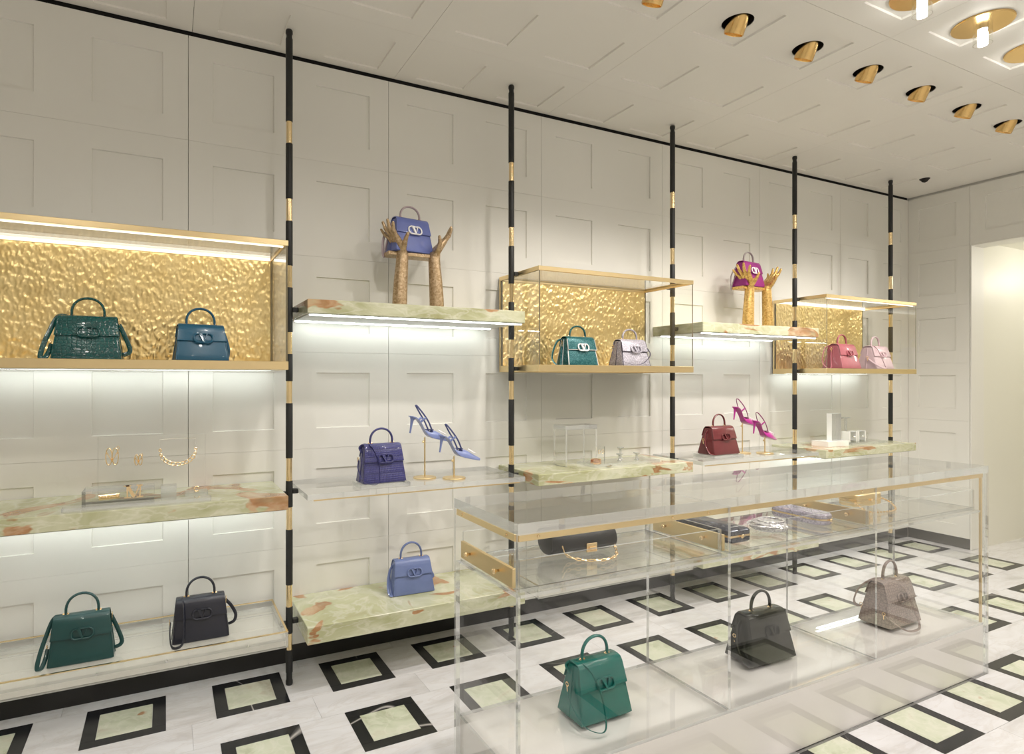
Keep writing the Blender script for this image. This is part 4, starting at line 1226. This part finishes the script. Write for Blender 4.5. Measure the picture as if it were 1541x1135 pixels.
def pendant(x, y, label, power=1.0):
    t = thing('glass_pendant', label, 'ceiling light', (x, y, CZ + 0.0128), (0, 0, 0), 'brass and glass ceiling lights')
    MB().lathe([(0.030, -0.012), (0.115, -0.011), (0.118, -0.008), (0.118, -0.0003)], 36).build('brass_disc', M['spotbrass'], t)
    MB().lathe([(0.020, -0.032), (0.022, -0.030), (0.022, -0.0122)], 20).build('socket', M['silver'], t)
    MB().lathe([(0.008, -0.084), (0.0185, -0.078), (0.0195, -0.065), (0.0175, -0.0322)], 16).build('bulb', M['bulb'], t)
    b = MB(); n = 28
    prof = [(0.037, -0.0125), (0.037, -0.098), (0.0345, -0.098), (0.0345, -0.0125)]
    vv = [(r * math.cos(2 * PI * j / n), r * math.sin(2 * PI * j / n), zz) for r, zz in prof for j in range(n)]
    b.add(vv, [(i * n + j, i * n + (j + 1) % n, (i + 1) * n + (j + 1) % n, (i + 1) * n + j) for i in range(3) for j in range(n)], [0] * n + [1] * n + [0] * n, True)
    b.build('glass_shade', [M['glass'], M['edge']], t)
    L = bpy.data.lights.new('pendant_lamp', 'SPOT'); L.energy = PENDANT_W * power; L.spot_size = math.radians(160); L.spot_blend = 0.7; L.shadow_soft_size = 0.05; L.color = (1.0, 0.945, 0.885)
    lo = bpy.data.objects.new('pendant_glow', L); C.objects.link(lo); lo.parent = t; lo.location = (0, 0, -0.125)
    return t


PL = ['glass cylinder ceiling light cut by the top edge', 'glass cylinder ceiling light whole in view on a brass disc', 'glass cylinder ceiling light cut by the right edge']
for i, k in enumerate((4, 5, 6)):
    pendant(CCX(k) + 0.028, CCY(3), PL[i])
for k, j, lb in ((0, 3, 'near the left end of the display table'), (2, 3, 'over the display table just out of view'), (8, 3, 'by the passage opening'), (-3, 4, 'left of the viewer'),
                 (0, 5, 'straight above the viewer'), (3, 5, 'above the aisle before the table'), (6, 5, 'above the aisle before the passage'), (-3, 7, 'by the left wall behind the viewer'),
                 (0, 8, 'behind the viewer on the left'), (3, 8, 'behind the viewer in the middle'), (6, 8, 'behind the viewer by the end wall')):  # unseen extra lamps, put in to raise the room's general light
    pendant(CCX(k), CCY(j), 'glass cylinder ceiling light ' + lb, 1.2 if j <= 4 else 1.1)
t = thing('ceiling_sensor', 'small black sensor dome on the ceiling near the corner', 'sensor', (5.62, 2.772, CZ), (0, 0, 0))
MB().lathe([(0.004, -0.03), (0.018, -0.024), (0.03, -0.008), (0.032, -0.0005)], 20).build('dome', M['dark'], t)
MB().lathe([(0.036, -0.004), (0.037, -0.0003)], 20).build('ring', M['dark'], t)
# passage lamp
for X in (6.9, 8.2):
    t = thing('passage_light', 'round flush light in the passage ceiling ' + ('near' if X < 7.5 else 'far'), 'ceiling light', (X, 1.9, 2.62), (0, 0, 0), 'passage lights')
    MB().lathe([(0.10, -0.02), (0.13, -0.012), (0.13, -0.0003)], 28).build('rim', M['brass'], t)
    L = bpy.data.lights.new('passage_lamp', 'POINT'); L.energy = 12; L.shadow_soft_size = 0.08; L.color = (1.0, 0.96, 0.88)
    lo = bpy.data.objects.new('passage_glow', L); C.objects.link(lo); lo.parent = t; lo.location = (0, 0, -0.12)
